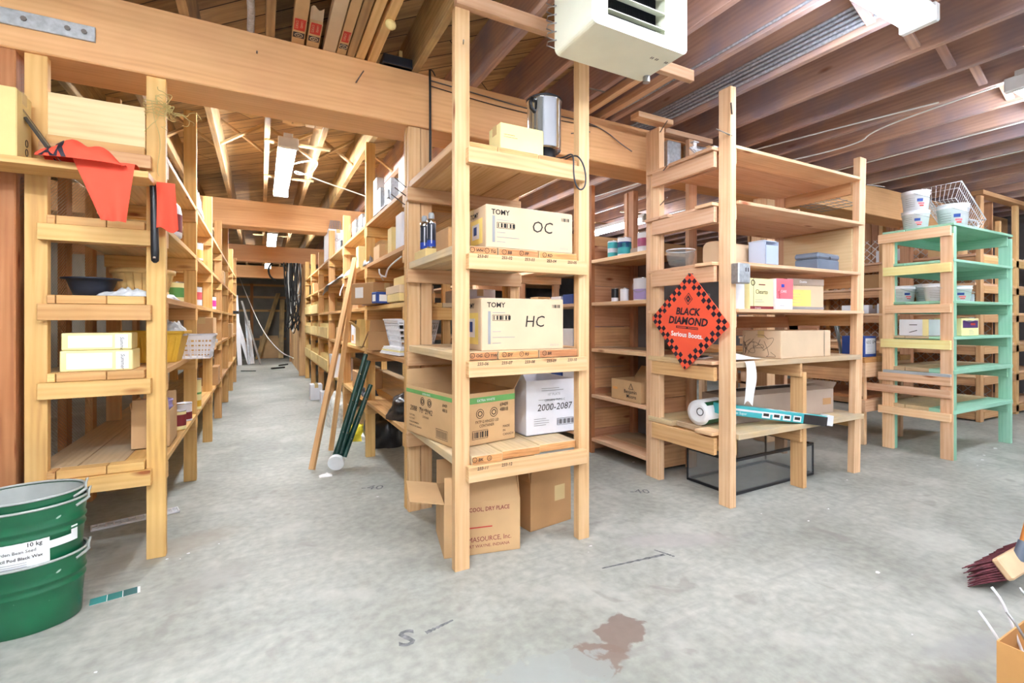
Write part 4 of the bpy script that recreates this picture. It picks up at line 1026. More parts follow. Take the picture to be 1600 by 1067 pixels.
# s6
def deco_grey(b, w_, d, h): b.rect((w_/2-.13, -d/2, .07), XP, ZP, .1, .05, 'cardboard_dark')
carton('cardboard_box', 'long flat-sided grey-brown carton lying on the lowest shelf, its open end frayed', 3.49, 2.345, .471, 1.10, .28, .19, R(-4), 'cardboard_grey', flaps={'b': (-75, .14), 'f': (-86, .14), 'r': (50, .07)}, deco=deco_grey)
t = T('packed_tube', 'long teal printed blister tube lying across the lowest shelf', 'packaging', (2.76, 2.245, .603), 0, rot=(0, R(8.2), R(-16)))
b = B().box(0, .88, -.035, .035, -.035, .035, 'teal_print', c=.004)
b.rect((.02, -.035, .002), XP, ZP, .5, .014, 'white_card'); b.text('Tape Set Super', (.06, -.035, -.022), XP, ZP, .026, 'paper')
for q in range(4): b.rect((.34+.085*q, -.035, -.026), XP, ZP, .065, .04, 'paper', off=.0015); b.rect((.35+.085*q, -.035, -.014), XP, ZP, .045, .02, 'ink', off=.002); b.quad([(.41+.09*q, -.03, .036), (.47+.09*q, -.03, .036), (.47+.09*q, .03, .036), (.41+.09*q, .03, .036)], 'paper')
b.rect((.68, -.035, -.034), XP, ZP, .20, .066, 'ink', off=.0018); lines(b, .70, -.035, .02, .16, 4, .014, 'white_card'); b.obj('sleeve', t)
B().box(.88, .94, -.03, .03, -.03, .045, 'white_card', c=.003).obj('end_tab', t)
t = T('wrapped_roll', 'plump white and green wrapped roll on the lowest shelf behind the front post', 'roll', (2.69, 2.33, .561), rot=(R(0), 0, 0))
b2 = B(); b2.tube([(-.01, 0, 0), (.0, 0, 0), (.22, 0, 0), (.23, 0, 0)], [.06, .088, .088, .06], 'pail_white', 28)
def arc_band(bb, a0, a1, mat, r=.0892):
    bb.add([(x, -r*math.sin(a0+(a1-a0)*k/10), -r*math.cos(a0+(a1-a0)*k/10)) for x in (.0, .22) for k in range(11)], [(k, k+1, 12+k, 11+k) for k in range(10)], mat, smooth=True)
arc_band(b2, R(15), R(65), 'bucket_green'); arc_band(b2, R(130), R(150), 'bucket_green')
b2.tube([(-.011, .025*math.cos(a*.45)-.02, .01+.025*math.sin(a*.45)) for a in range(14)], .003, 'ink', 4, closed=True)
b2.obj('roll_body', t, rz=R(6))
# floor
t = T('glass_terrarium', 'empty glass terrarium with black frame on the floor under the open shelving', 'terrarium', (3.33, 2.385, 0), R(1))
w2, d2, h2 = .48, .20, .25
b = B()
for z in (0, h2-.02):
    b.box(-w2, w2, -d2, -d2+.02, z, z+.02, 'black_plastic'); b.box(-w2, w2, d2-.02, d2, z, z+.02, 'black_plastic'); b.box(-w2, -w2+.02, -d2, d2, z, z+.02, 'black_plastic'); b.box(w2-.02, w2, -d2, d2, z, z+.02, 'black_plastic')
for x in (-w2, w2-.012):
    for y in (-d2, d2-.012): b.box(x, x+.012, y, y+.012, 0, h2, 'black_plastic')
b.box(-w2, -w2+.035, -d2+.0, d2, 0.02, h2-.02, 'black_plastic') if False else None
b.obj('frame', t)
b = B()
for (a, c_, d, e) in ((-w2+.004, w2-.004, -d2+.003, -d2+.007), (-w2+.004, w2-.004, d2-.007, d2-.003), (-w2+.003, -w2+.007, -d2, d2), (w2-.007, w2-.003, -d2, d2)): b.box(a, c_, d, e, .01, h2-.01, 'clear_glass', c=0)
b.obj('glass_panel', t)
B().box(-w2+.01, w2-.01, -d2+.01, d2-.01, .006, .012, 'clear_glass', c=0).obj('bottom_pane', t)
B().box(-w2+.02, w2-.02, -d2+.02, d2-.02, h2-.008, h2-.003, 'clear_glass', c=0).obj('lid', t)

# ------------------------------------------------------------ things on and in the green unit
pail('upper of two stacked white pails on the left corner of the green unit', 5.37, 2.17, 2.21, .102, .18, k=.3)
pail('lower of two stacked white pails on the left corner of the green unit', 5.37, 2.17, 2.041, .10, .165, k=.1)
pail('white pail standing inside the tilted wire basket', 5.62, 1.99, 2.041, .112, .215, k=.2)
t = T('wire_basket', 'white wire basket tilted against the pail on top of the green unit', 'basket', (6.13, 2.16, 2.185), rot=(0, R(26), R(2)))
b = B(); X0, X1, Y0_, Y1_, H0 = -.42, .26, -.15, .15, .16
def loop(x0, x1, y0, y1, z, r): b.tube([(x0, y0, z), (x1, y0, z), (x1, y1, z), (x0, y1, z)], r, 'white_plastic', 6, closed=True)
loop(X0, X1, Y0_, Y1_, H0+.0, .006); loop(X0+.03, X1-.03, Y0_+.03, Y1_-.03, 0.0, .004); loop(X0+.015, X1-.015, Y0_+.015, Y1_-.015, .1, .0035)
for k in range(19):
    f = k/18; xt = X0+(X1-X0)*f; xb = X0+.03+(X1-X0-.06)*f
    b.tube([(xt, Y0_, H0), (xb, Y0_+.03, 0), (xb, Y1_-.03, 0), (xt, Y1_, H0)], .0022, 'white_plastic', 5)
for k in range(9):
    f = k/8; yt = Y0_+(Y1_-Y0_)*f; yb = Y0_+.03+(Y1_-Y0_-.06)*f
    b.tube([(X0, yt, H0), (X0+.03, yb, 0), (X1-.03, yb, 0), (X1, yt, H0)], .0022, 'white_plastic', 5)
b.obj('wire_frame', t)
B().tube(smooth([(.28, 0, .2), (.34, 0, .24), (.50, 0, .33), (.56, 0, .31), (.55, .0, .26), (.46, 0, .24)]), .009, 'white_plastic', 8).obj('hook', t)
for k, (x, y, r, h, lab, kk) in enumerate(((5.35, 2.28, .1, .15, 'white tapered pail, nearest the back post on the third green shelf', .4), (5.30, 1.99, .1, .15, 'white tapered pail, beside the bare corner post on the third green shelf', .5),
        (5.50, 2.12, .115, .165, 'white pail behind the green corner post on the third shelf', .2), (5.80, 2.05, .12, .15, 'wide white pail on the third green shelf, right of the corner post', .3))):
    pail(lab, x+.03, y, 1.375, r, h, k=kk)
for k, (x, y) in enumerate(((6.02, 2.0), (6.10, 2.08))):
    can(['small grey capped jar beside the wide pail on the third green shelf', 'small grey capped jar, the one nearer the right green post'][k], x, y, 1.375, .028, .08, 'grey_foam', name='small_jar', cat='jar', lid='grey_foam')
b = B().box(-.12, .12, -.11, .11, 0, .15, 'white_card', c=.004)
for k in range(2): b.stick((-.1212, -.03+.0, .05+.05*k), (-.1212, .03, .03+.07*k), .002, .006, 'ink')
b.box(-.1203, -.12, -.115, -.07, 0, .15, 'cream_carton', c=0)
tag(b.obj('white_box', loc=(5.42, 2.16, 1.062)), 'white box with two dark slots on the fourth green shelf', 'box')
def deco_purple(b, w_, d, h):
    b.rect((-w_/2+.02, -d/2, h*.45), XP, ZP, w_-.04, h*.42, 'purple_print'); b.rect((0, -d/2, h*.6), XP, ZP, .1, .02, 'red_print', off=.002); lines(b, -w_/2+.15, -d/2, h*.3, .1, 3, .016)
    b.tube([(-w_/2+.03, -d/2-.002, h*.9), (-.05, -d/2-.01, h*.8), (w_/2-.03, -d/2-.002, h*.92)], .002, 'wire_metal', 4)
carton('printed_box', 'cream box with a purple printed panel on the fourth green shelf', 5.78, 2.02, 1.062, .36, .2, .16, mat='cream_carton', deco=deco_purple, tape=False)
can('bare metal paint can beside the purple printed box', 6.05, 2.03, 1.062, .055, .17, 'steel', bail=True)
can('bare metal paint can with a label, close to the right green post', 6.17, 2.07, 1.062, .055, .17, 'steel', [(.2, .8, 'grey_print')])
# by the workbench
def deco_blue(b, w_, d, h):
    b.rect((-w_/2+.02, -d/2, .03), XP, ZP, w_-.04, h-.05, 'white_card'); b.text('6212  GP6', (-w_/2+.035, -d/2, h-.07), XP, ZP, .04, 'ink', off=.002); lines(b, -w_/2+.05, -d/2, h*.5, .12, 3, .03)
carton('blue_box', 'blue box with a white handwritten label on the end of the workbench', 5.22, 2.57, .85, .22, .2, .20, mat='blue_card', deco=deco_blue, tape=False)
for k, (x, y, m, lab) in enumerate(((5.25, 3.3, 'red_print', 'red handled clamp standing on the workbench'), (5.25, 3.0, 'teal_print', 'teal handled clamp standing on the workbench'), (5.3, 2.78, 'wire_metal', 'grey metal bracket frame leaning on the workbench'))):
    b = B(); b.stick((0, 0, 0), (.04, .05, .30), .03, .014, m); b.stick((.03, .0, 0), (-.03, .04, .30), .03, .014, m)
    tag(b.obj('clamp' if k < 2 else 'metal_bracket', loc=(x, y, .852)), lab, 'clamp' if k < 2 else 'bracket')
for k, (x, y, z, w_, h, m, lab) in enumerate(((7.6, 2.75, 2.001, .3, .2, 'cardboard', 'brown box on the top level of the mesh-backed corner shelving'), (7.65, 3.35, 2.001, .3, .16, 'white_card', 'white box on the top level of the mesh-backed corner shelving'),
   (7.62, 3.3, 1.301, .35, .13, 'white_card', 'white box with rumpled wrap, third level of the corner shelving'), (7.62, 3.75, 1.301, .35, .12, 'white_card', 'second white box on the third level of the corner shelving, further in'), (7.65, 2.75, .921, .3, .16, 'cardboard_dark', 'brown box low in the corner shelving behind the green unit'),
   (7.7, 3.6, 1.651, .3, .2, 'cardboard_dark', 'brown box on the second level of the corner shelving'), (7.7, 3.5, .551, .3, .25, 'cardboard_dark', 'brown box on a low level of the corner shelving'))):
    carton('storage_box', lab, x+.02, y, z, .26, w_, h, mat=m)
carton('storage_box', 'large tan box on the floor by the right wall', 9.3, 3.3, 0, .7, .6, .75, mat='cardboard_pale')

# ------------------------------------------------------------ left end: cap board and what lies on it
b = B().box(-1.9, -.462, 2.74, 2.928, 1.862, 1.892, 'pine_row', tone=.7)
b.obj('shelf_board', label='plain board fixed across the front of the left shelving, carrying the orange cloth', cat='shelf board')
W(B().box(-.885, -.515, 2.975, 2.995, 2.062, 2.268, 'particle_board'), 'end_panel', rowL)
def deco_oo(b, w_, d, h):
    for z in (.05, .09): b.tube([(w_/2+.001, .02+.012*math.cos(a*.63), z+.016*math.sin(a*.63)) for a in range(10)], .0018, 'ink', 4, closed=True)
carton('cardboard_box', 'tall tan carton on the front board above the brown pillar', -1.06, 2.85, 1.893, .28, .15, .30, mat='cardboard_yellow', deco=deco_oo)
b = B().stick((0, 0, 0), (-.17, .05, .27), .05, .004, 'dark_metal').tube([(.02, -.03, .0), (0, -.03, .02), (-.17, .02, .29)], .004, 'steel', 6)
tag(b.obj('metal_bar', loc=(-.79, 2.83, 1.893)), 'thin dark metal bar leaning on the tan carton beside the orange cloth', 'metal bar')
t = T('orange_cloth', 'orange garment with black letters draped over the edge of the board', 'cloth', (-.70, 2.80, 1.893))
def lump(u, v):
    a = u*math.pi; x = -.14+.30*v; r = .055*math.sin(math.pi*min(1, v*1.05+.02))**.6+.006; r *= 1.5
    return (x, -.045+.085*math.cos(a)*(.7+.3*math.sin(v*3)), max(.002, r*math.sin(a)*(1+.15*math.sin(v*17+u*3))))
b = B(); b.grid(lump, 14, 22, 'orange_cloth', th=.003)
def drape(u, v):     # u across, v down
    w0, w1 = (-.03, .188), (.072, .152); xa = w0[0]+(w1[0]-w0[0])*v; xb = w0[1]+(w1[1]-w0[1])*v
    return (xa+(xb-xa)*u, -.064-.012*math.sin(u*9+1)*v-.006*math.sin(u*4)+.0*v, .022*(1-v)-.245*v+.03*u*(1-v)*0)
b.grid(drape, 20, 14, 'orange_cloth', th=.003)
b.grid(lambda u, v: (-.03+.218*v, .05-.112*u, .034*math.sin(math.pi*(.25+u*.5))*(.9+.1*math.sin(v*9))), 8, 12, 'orange_cloth', th=.003)
vs, fs, wd = text_geo('AR', .06)
def onlump(tx, ty):
    p = Vector(lump(.98-.42*ty, .06+.30*tx/wd)); c_ = Vector((p.x, -.045, 0)); return tuple(p+(p-c_).normalized()*.004)
b.add([onlump(v.x, v.y) for v in vs], fs, 'sign_black')
b.obj('fabric', t)
b = B(); b.grid(lambda u, v: (-.032+.075*u+.02*v*(u-.3), -.02*math.sin(u*6)*v, -.235*v+.01*math.sin(u*7)*v), 12, 10, 'orange_cloth', th=.003)
b.obj('orange_cloth', loc=(-.425, 2.90, 1.885), label='narrow strip of orange cloth hanging beside the black strap on the left post', cat='cloth')
b = B(); b.tube([(0, 0, 0), (.012, 0, -.02), (.016, 0, -.12), (.02, 0, -.35), (.02, 0, -.39), (.02, 0, -.4)], [.012, .014, .015, .018, .016, .006], 'black_plastic', 10)
b.tube([(.02, -.018, -.372), (.02, -.0195, -.38)], .006, 'cardboard_grey', 8)
b.obj('plastic_strap', loc=(-.483, 2.90, 1.885), label='long black plastic strap hanging by the left post', cat='strap')
b = B(); random.seed(5)
for k in range(5): b.tube([(-.47+.052*math.cos(a*.52)*(1+.1*math.sin(a+k)), 2.985+.045*math.sin(a*.52), 2.30-.016*k+.006*math.sin(a*2+k)) for a in range(13)], .002, 'twine', 5)
for k in range(16):
    p = [Vector((-.425, 2.95, 2.28))]
    for q in range(6): p.append(p[-1]+Vector((random.uniform(-.03, .04), random.uniform(-.02, .01), random.uniform(-.05, .03))))
    b.tube(smooth(p, 2), .0016, 'twine', 4)
b.tube(smooth([(-.48, 2.925, 2.29), (-.47, 2.925, 2.2), (-.44, 2.922, 2.1), (-.46, 2.922, 1.95), (-.45, 2.922, 1.92)]), .0016, 'twine', 4)
b.obj('twine', label='tangle of twine tied around the top of the left post', cat='twine')
# strap on the beam
b = B().box(-1.5, -.70, 2.938, 2.949, 2.528, 2.60, 'galvanised', c=.002)
for x in (-.74, -.80, -.95, -1.1): b.cyl((x, 2.936, 2.565), (x, 2.93, 2.565), .011, mat='nail_metal', n=8)
b.obj('steel_strap', label='steel strap bolted to the face of the big beam at its left end', cat='strap')

# nested green tubs
def tub(z, lab, label_text=False, h=.27, slack=1.0):
    t = T('green_tub', lab, 'tub', (-.835, 2.585, z), R(-4), 'green oval tubs nested by the left post', rot=(R(1), R(-1.5), R(-4)))
    b = B(); a_, c_ = .205*slack, .145*slack
    prof = [(0, .012), (.84, .008), (.845, 0), (.86, .003), (.90, .10)]+[(.925, .145), (.95, .152), (.95, .158), (.925, .165), (.93, .176), (.965, .184), (.965, .190), (.94, .198), (.96, .22), (.985, h-.006)]
    b.lathe(prof, 'bucket_green', 48, sx=a_, sy=c_); b.lathe([(.97, h-.01), (.85, .02), (0, .02)], 'bucket_grey', 48, sx=a_, sy=c_)
    b.obj('tub_body', t)
    b = B(); b.tube([(a_*.99*math.cos(2*math.pi*k/40), c_*.99*math.sin(2*math.pi*k/40), h-.003) for k in range(40)], .005, 'bucket_grey', 6, closed=True); b.obj('rim', t)
    b = B(); b.tube([(a_*1.02*math.cos(math.pi*k/16), -.02-c_*1.05*math.sin(math.pi*k/16), h-.012-.03*math.sin(math.pi*k/16)) for k in range(17)] if False else [(a_*1.02, .0, h-.02), (a_*1.05, -.01, h+.012), (a_*1.03, .02, h+.02), (a_*.95, .05, h+.008)], .004, 'bucket_grey', 6)
    b.tube([(a_*.9, -.05, h-.03), (a_*1.0, -.02, h-.02), (a_*1.03, .0, h-.015)], .006, 'bucket_grey', 6); b.obj('handle', t)
    if label_text:
        b = B()
        def S(u, zz, off): # u metres along the front, from the label's left
            an = R(-103)+u/.182; k = .90+.055*(zz/.27); return (a_*(k+off)*math.cos(an), c_*(k+off)*math.sin(an), zz)
        def patch(u0, u1, z0, z1, m, off=.014): b.grid(lambda p, q: S(u0+(u1-u0)*p, z0+(z1-z0)*q, off), 10, 2, m)
        patch(0, .165, .045, .155, 'paper'); patch(.16, .27, .105, .135, 'paper', .015); patch(.24, .27, .12, .165, 'paper', .015)
        for s_, u0, z0, sz, bo in (('10 kg', .10, .132, .022, .01), ('Garden Bean Seed', .012, .112, .017, 0), ('Pencil Pod Black Wax', .008, .087, .017, .01)):
            vs, fs, wd = text_geo(s_, bo); b.add([S(u0+v.x*sz*.9, z0+v.y*sz, .026) for v in vs], fs, 'ink')
        for q in range(3): patch(.02, .1, .058+.008*q, .06+.008*q, 'grey_print', .024)
        b.obj('paper_label', t, label='white paper seed label')
    return t
tub(0, 'lowest of the three nested green oval tubs by the left post')
tub(.212, 'middle green tub of the nested stack, with a white seed label on its side', True)
tub(.248, 'topmost green tub, nested inside the labelled one', slack=.955)
# vent grille and colour chip on the floor
b = B(); L_, D2 = .42, .085
b.box(0, L_, 0, .008, 0, .012, 'white_plastic').box(0, L_, D2-.008, D2, 0, .012, 'white_plastic').box(0, .008, 0, D2, 0, .012, 'white_plastic').box(L_-.008, L_, 0, D2, 0, .012, 'white_plastic').box(0, L_, D2/2-.003, D2/2+.003, 0, .01, 'white_plastic')
for k in range(1, 12): b.box(L_*k/12-.003, L_*k/12+.003, 0, D2, 0, .01, 'white_plastic')
b.obj('vent_grille', loc=(-.855, 3.50, .002), rz=R(15), label='white plastic vent grille lying on the floor behind the left post', cat='grille')
b = B().box(0, .055, 0, .06, 0, .001, 'teal_chip', c=0).box(.058, .108, 0, .06, 0, .001, 'teal_chip_mid', c=0).box(.111, .16, 0, .06, 0, .001, 'teal_chip_dark', c=0).box(0, .17, 0, .06, -.0004, 0, 'paper', c=0)
b.obj('paint_chip', loc=(-.64, 2.60, .0015), rz=R(10), label='strip of teal paint colour chips lying on the floor', cat='colour chip')

# things in the front bay of the left row
def deco_sun(b, w_, d, h):
    y = -d/2; b.rect((-w_/2+.025, y, .012), XP, ZP, w_*.62, h-.024, 'white_card'); b.rect((w_/2-.065, y, .008), XP, ZP, .05, h-.016, 'paper', off=.0015)
    b.text('Summer', (w_/2-.045, y, h-.02), (0, 0, -1), XP, .022, 'ink', off=.002, shear=.2)
carton('cream_box', 'lower of two cream cartons stacked on the fourth shelf of the left end', -.705, 3.07, .956, .275, .17, .10, mat='cream_carton', deco=deco_sun, tape=False)
carton('cream_box', 'upper of two cream cartons stacked at the left end, set slightly askew', -.71, 3.08, 1.058, .265, .16, .082, rz=R(2), mat='cream_carton', deco=deco_sun, tape=False)
t = T('plastic_tub', 'shallow dark plastic basin on the third shelf of the left end', 'basin', (-.765, 3.16, 1.322))
B().lathe([(0, .004), (.07, .0), (.085, .04), (.10, .085), (.122, .088), (.122, .094), (.098, .094), (.08, .04), (.066, .008), (0, .008)], 'navy_plastic', 36).obj('basin_body', t)
def bushel(x, y, z, lab):
    t = T('bushel_basket', lab, 'basket', (x, y, z))
    b = B()
    for k in range(22):
        a0 = 2*math.pi*k/22; a1 = 2*math.pi*(k+.9)/22
        b.lathe([(.105, 0), (.15, .17)], 'basket_wood', 2, a0=a0, a1=a1); b.lathe([(.147, .17), (.102, 0)], 'basket_wood', 2, a0=a0, a1=a1)
    b.lathe([(0, .003), (.105, .003)], 'basket_wood', 22); b.obj('slats', t)
    for zz in (.155, .03):
        r = .105+.045*zz/.17; b = B(); b.lathe([(r+.001, zz-.012), (r+.006, zz-.012), (r+.008, zz+.014), (r+.001, zz+.014)], 'basket_wood', 30); b.obj('hoop', t)
bushel(-.60, 3.42, 1.322, 'round wooden bushel basket on the third shelf of the left row')
def film(label, x, y, z, lx, ly, h, seed, mat='plastic_film', name='plastic_bag', cat='plastic bag'):
    def f(u, v):
        n_ = noise.noise(Vector((u*4+seed, v*4, seed*1.7))); n2 = noise.noise(Vector((u*11+seed, v*11, 3)))
        e = (math.sin(math.pi*u)*math.sin(math.pi*v))**.5
        return ((u-.5)*lx*(1+.15*n_), (v-.5)*ly*(1+.1*n2), max(.001, e*h*(.75+.6*n_+.35*n2)))
    b = B(); b.grid(f, 26, 26, mat); b.grid(lambda u, v: ((v-.5)*lx, (u-.5)*ly, .0008), 2, 2, mat)
    return b.obj(name, loc=(x, y, z), label=label, cat=cat)
film('crumpled clear plastic bag beside the dark basin', -.60, 3.05, 1.322, .2, .14, .05, 1)
film('crumpled clear plastic wrap under the bushel basket on the aisle side', -.49, 3.3, 1.322, .1, .5, .045, 4)
b = B().stick((0, 0, 0), (.12, .02, .08), .10, .004, 'red_print').stick((.05, .01, 0), (.17, .03, .07), .10, .004, 'black_plastic')
tag(b.obj('magazine', loc=(-.72, 3.35, 1.325)), 'red and black magazine propped behind the dark basin', 'magazine')
t = T('planter_box', 'yellow ribbed plastic planter on the fourth shelf of the left row', 'planter', (-.57, 3.50, .956), R(-4))
b = B()
def tap(b, wx0, wy0, wx1, wy1, h, mat, th=.004):
    o = [(-wx0, -wy0, 0), (wx0, -wy0, 0), (wx0, wy0, 0), (-wx0, wy0, 0), (-wx1, -wy1, h), (wx1, -wy1, h), (wx1, wy1, h), (-wx1, wy1, h)]
    i = [(x*(1-th/wx0), y*(1-th/wy0), z+(th if z == 0 else 0)) for x, y, z in o]
    b.add(o+i, [(3, 2, 1, 0), (0, 1, 5, 4), (1, 2, 6, 5), (2, 3, 7, 6), (3, 0, 4, 7), (8, 9, 10, 11), (8, 12, 13, 9), (9, 13, 14, 10), (10, 14, 15, 11), (11, 15, 12, 8), (4, 5, 13, 12), (5, 6, 14, 13), (6, 7, 15, 14), (7, 4, 12, 15)], mat)
tap(b, .13, .07, .165, .095, .17, 'planter_yellow')
for k in range(9):
    x = -.11+.0275*k; b.stick((x, -.073, .01), (x*1.25, -.094, .15), .010, .006, 'planter_yellow')
b.obj('planter_body', t)
b = B()
for (a, c_, d, e) in ((-.178, .178, -.108, -.092), (-.178, .178, .092, .108), (-.178, -.16, -.108, .108), (.16, .178, -.108, .108)): b.box(a, c_, d, e, .168, .184, 'planter_yellow')
b.obj('rim', t)
film('crumpled clear bag heaped inside the yellow planter', -.50, 3.50, 1.11, .2, .15, .09, 9)
def hole_basket(label, x, y, z, w0, d0, w1, d1, h, rz=0, nx=7, nz=5, name='laundry_basket', cat='basket', mat='white_plastic'):
    t = T(name, label, cat, (x, y, z), rz); b = B()
    def side(p0, p1, q0, q1, n):   # bottom p0-p1, top q0-q1
        p0, p1, q0, q1 = map(Vector, (p0, p1, q0, q1))
        P = lambda u, v: (p0*(1-u)+p1*u)*(1-v)+(q0*(1-u)+q1*u)*v
        for k in range(n+1): b.stick(P(k/n, 0), P(k/n, 1), .009, .006, mat, c=0)
        for k in range(nz+1): b.stick(P(0, k/nz*.82), P(1, k/nz*.82), .008, .009, mat, c=0)
        b.stick(P(0, .95), P(1, .95), .008, h*.13, mat, c=0)
    c0 = [(-w0, -d0, 0), (w0, -d0, 0), (w0, d0, 0), (-w0, d0, 0)]; c1 = [(-w1, -d1, h), (w1, -d1, h), (w1, d1, h), (-w1, d1, h)]
    for k in range(4): side(c0[k], c0[(k+1) % 4], c1[k], c1[(k+1) % 4], nx if k % 2 == 0 else max(4, int(nx*d0/w0)))
    b.box(-w0, w0, -d0, d0, 0, .004, mat, c=0); b.obj('basket_body', t)
    b = B(); b.tube([(-w1-.004, -d1-.004, h), (w1+.004, -d1-.004, h), (w1+.004, d1+.004, h), (-w1-.004, d1+.004, h)], .007, mat, 6, closed=True); b.obj('rim', t)
hole_basket('white slotted plastic basket jutting from the shelf beside the yellow planter', -.385, 3.80, .957, .085, .10, .105, .13, .15, 0, 5, 4)
carton('cardboard_box', 'tall brown carton behind the white slotted basket in the left row', -.42, 4.66, .956, .16, .3, .27, mat='cardboard', tape=True)
def jug(lab, x, y, z, h, r, body, labm, name='plastic_jug', cat='jug', rz=0):
    t = T(name, lab, cat, (x, y, z), rz); b = B()
    b.lathe([(0, 0), (r*.95, 0), (r, .01), (r, h*.6), (r*.85, h*.78), (r*.35, h*.92), (r*.3, h)], body, 20, sy=1.3); b.obj('jug_body', t)
    b = B(); b.lathe([(r+.001, h*.12), (r+.001, h*.56)], labm, 20, sy=1.3); b.obj('label_band', t, label='printed label')
    B().lathe([(r*.33, h*.96), (r*.34, h*1.04), (0, h*1.05)], 'white_plastic', 14).obj('cap', t)
    B().tube([(0, r*.9, h*.75), (0, r*1.15, h*.85), (0, r*.6, h*.97)], .008, body, 6).obj('handle', t)
jug('white jug with a burgundy label on the second shelf of the left row', -.475, 3.42, 1.691, .235, .06, 'white_plastic', 'maroon_print')
film('white paper sack leaning on the top level of the left row', -.475, 4.55, 2.051, .1, .45, .24, 12, 'paper', 'paper_sack', 'sack')
carton('cardboard_box', 'open brown box holding a lavender-rimmed pail, low in the left row', -.535, 3.36, .502, .17, .26, .20, mat='cardboard', flaps={'b': (20, .08), 'f': (10, .07), 'l': (10, .05)})
pail('pale pail with teal print standing in the open brown box of the left row', -.535, 3.36, .508, .078, .24, mat='lavender_label', k=.4)
for k, (x, y, z, r, h, bm, bd, lab) in enumerate(((-.47, 3.72, .502, .04, .12, 'cream_carton', [(.2, .8, 'maroon_print')], 'small cream and maroon can beside the open box low in the left row'),
        (-.475, 4.02, .502, .045, .125, 'white_card', [(.1, .5, 'maroon_print')], 'small white and maroon can standing alone low in the left row'),
        (-.475, 4.5, .502, .055, .24, 'cream_carton', [(.1, .3, 'planter_yellow'), (.5, .56, 'green_print')], 'tall cream tin with green bands in the second bay of the left row'),
        (-.47, 3.62, 1.322, .04, .12, 'cream_carton', [(.2, .7, 'green_print')], 'cream and green bottle-shaped tin beside the bushel basket'),
        (-.47, 4.55, 1.322, .05, .15, 'white_card', [(.3, .7, 'pink_print')], 'white and pink tin in the second bay of the left row'),
        (-.47, 5.9, 1.322, .05, .13, 'white_card', [(.2, .7, 'magenta_print')], 'white and magenta tin in the third bay of the left row'),
        (-.47, 4.62, 1.691, .05, .14, 'white_card', [(.1, .6, 'yellow_print')], 'yellow and white tin under the paper sack in the left row'))):
    can(lab, x, y, z, r, h, bm, bd, name='tin', lid='white_card')
for (y, z, w_, d, h, m, lab) in ((6.2, .501, .25, .3, .2, 'cardboard_dark', 'brown carton on the lowest shelf of the third bay, left row'), (7.4, 1.691, .2, .3, .16, 'cardboard', 'brown carton in the fourth bay of the left row, second shelf'),
        (8.6, .956, .3, .4, .2, 'cardboard', 'brown carton in the fifth bay of the left row'), (6.1, .956, .2, .3, .04, 'grey_foam', 'flat grey pad on the fourth shelf of the left row'), (9.8, 1.322, .2, .3, .05, 'black_plastic', 'flat black bundle sticking out of the last bay of the left row')):
    carton('storage_box', lab, -.50 if m != 'black_plastic' else -.42, y, z, w_*.7, d, h, mat=m, tape=m.startswith('card'))

# ------------------------------------------------------------ right row of the aisle
def cb(lab, x, y, z, w_, d, h, mat='cardboard', rz=0, name='cardboard_box', **k): return carton(name, lab, x, y, z+.001, w_, d, h, R(rz), mat, **k)
t = T('junction_box', 'galvanised junction box with a small cover on the top shelf of the right row', 'junction box', (.93, 3.60, 2.051), R(0))
B().box(-.09, .09, -.10, .10, 0, .20, 'galvanised', c=.004).obj('box_body', t); B().box(-.105, -.09, -.06, .0, .06, .12, 'galvanised').box(-.108, -.105, -.05, -.01, .05, .062, 'dark_metal').obj('hinged_cover', t)
cb('white metal cabinet box nearest the rear post of the box unit, top shelf', .92, 3.22, 2.05, .14, .2, .26, 'white_plastic', name='metal_box', tape=False)
cb('narrow white box standing tall behind the galvanised junction box', .87, 4.05, 2.05, .06, .14, .33, 'white_plastic', name='metal_box', tape=False)
cb('galvanised box behind the narrow white one on the top shelf', .90, 3.9, 2.05, .14, .2, .20, 'galvanised', name='metal_box', tape=False)
for k, (y, h, lab) in enumerate(((4.75, .17, 'grey electricity meter in the second bay of the right row, top shelf'), (5.1, .18, 'grey electricity meter further along the top shelf, before the third post'), (4.5, .1, 'small grey fitting beside the second post on the top shelf'))):
    t = T('meter', lab, 'meter', (.90, y, 2.051), R(-90))
    B().box(-.08, .08, -.06, .06, 0, h, 'galvanised', c=.01).obj('meter_case', t); B().cyl((0, -.06, h*.55), (0, -.10, h*.55), .05, .045, 'clear_glass').cyl((0, -.06, h*.55), (0, -.065, h*.55), .045, mat='white_card').obj('dial', t)
film('heap of small metal brackets along the edge of the top shelf, right row', .86, 3.75, 2.05, .1, .5, .05, 20, 'galvanised', 'bracket_heap', 'brackets')
def deco_A(b, w_, d, h): b.text('A', (-w_/2, .04, h*.35), YN, ZP, .07, 'ink', bold=.02)
cb('upright cream carton with a letter A, beside the second post of the right row', .87, 4.62, 1.69, .15, .12, .20, 'cream_carton', tape=False, deco=deco_A)
cb('brown carton left of the yellow block on the second shelf of the right row', .90, 3.95, 1.69, .14, .22, .12, 'cardboard')
cb('tall yellow block-like carton on the second shelf of the right row', .90, 3.52, 1.69, .13, .12, .19, 'cardboard_yellow', tape=False)
cb('pale grey carton hard against the rear post of the box unit', .88, 3.2, 1.69, .12, .16, .23, 'white_card', tape=False)
film('loose bundle of wires beside the cream carton with a letter', .85, 4.35, 1.69, .08, .16, .1, 31, 'wire_metal', 'wire_bundle', 'wire')
def deco_lab(b, w_, d, h): b.rect((-w_/2, d/2-.06, h*.3), YN, ZP, .11, h*.5, 'paper'); lines(b, -w_/2+.04, -d/2, h*.6, .08, 1, .02, 'ink')
cb('big brown box with a white label jutting out behind the leaning sticks', .83, 3.98, 1.33, .26, .30, .17, 'cardboard_dark', rz=24, deco=deco_lab)
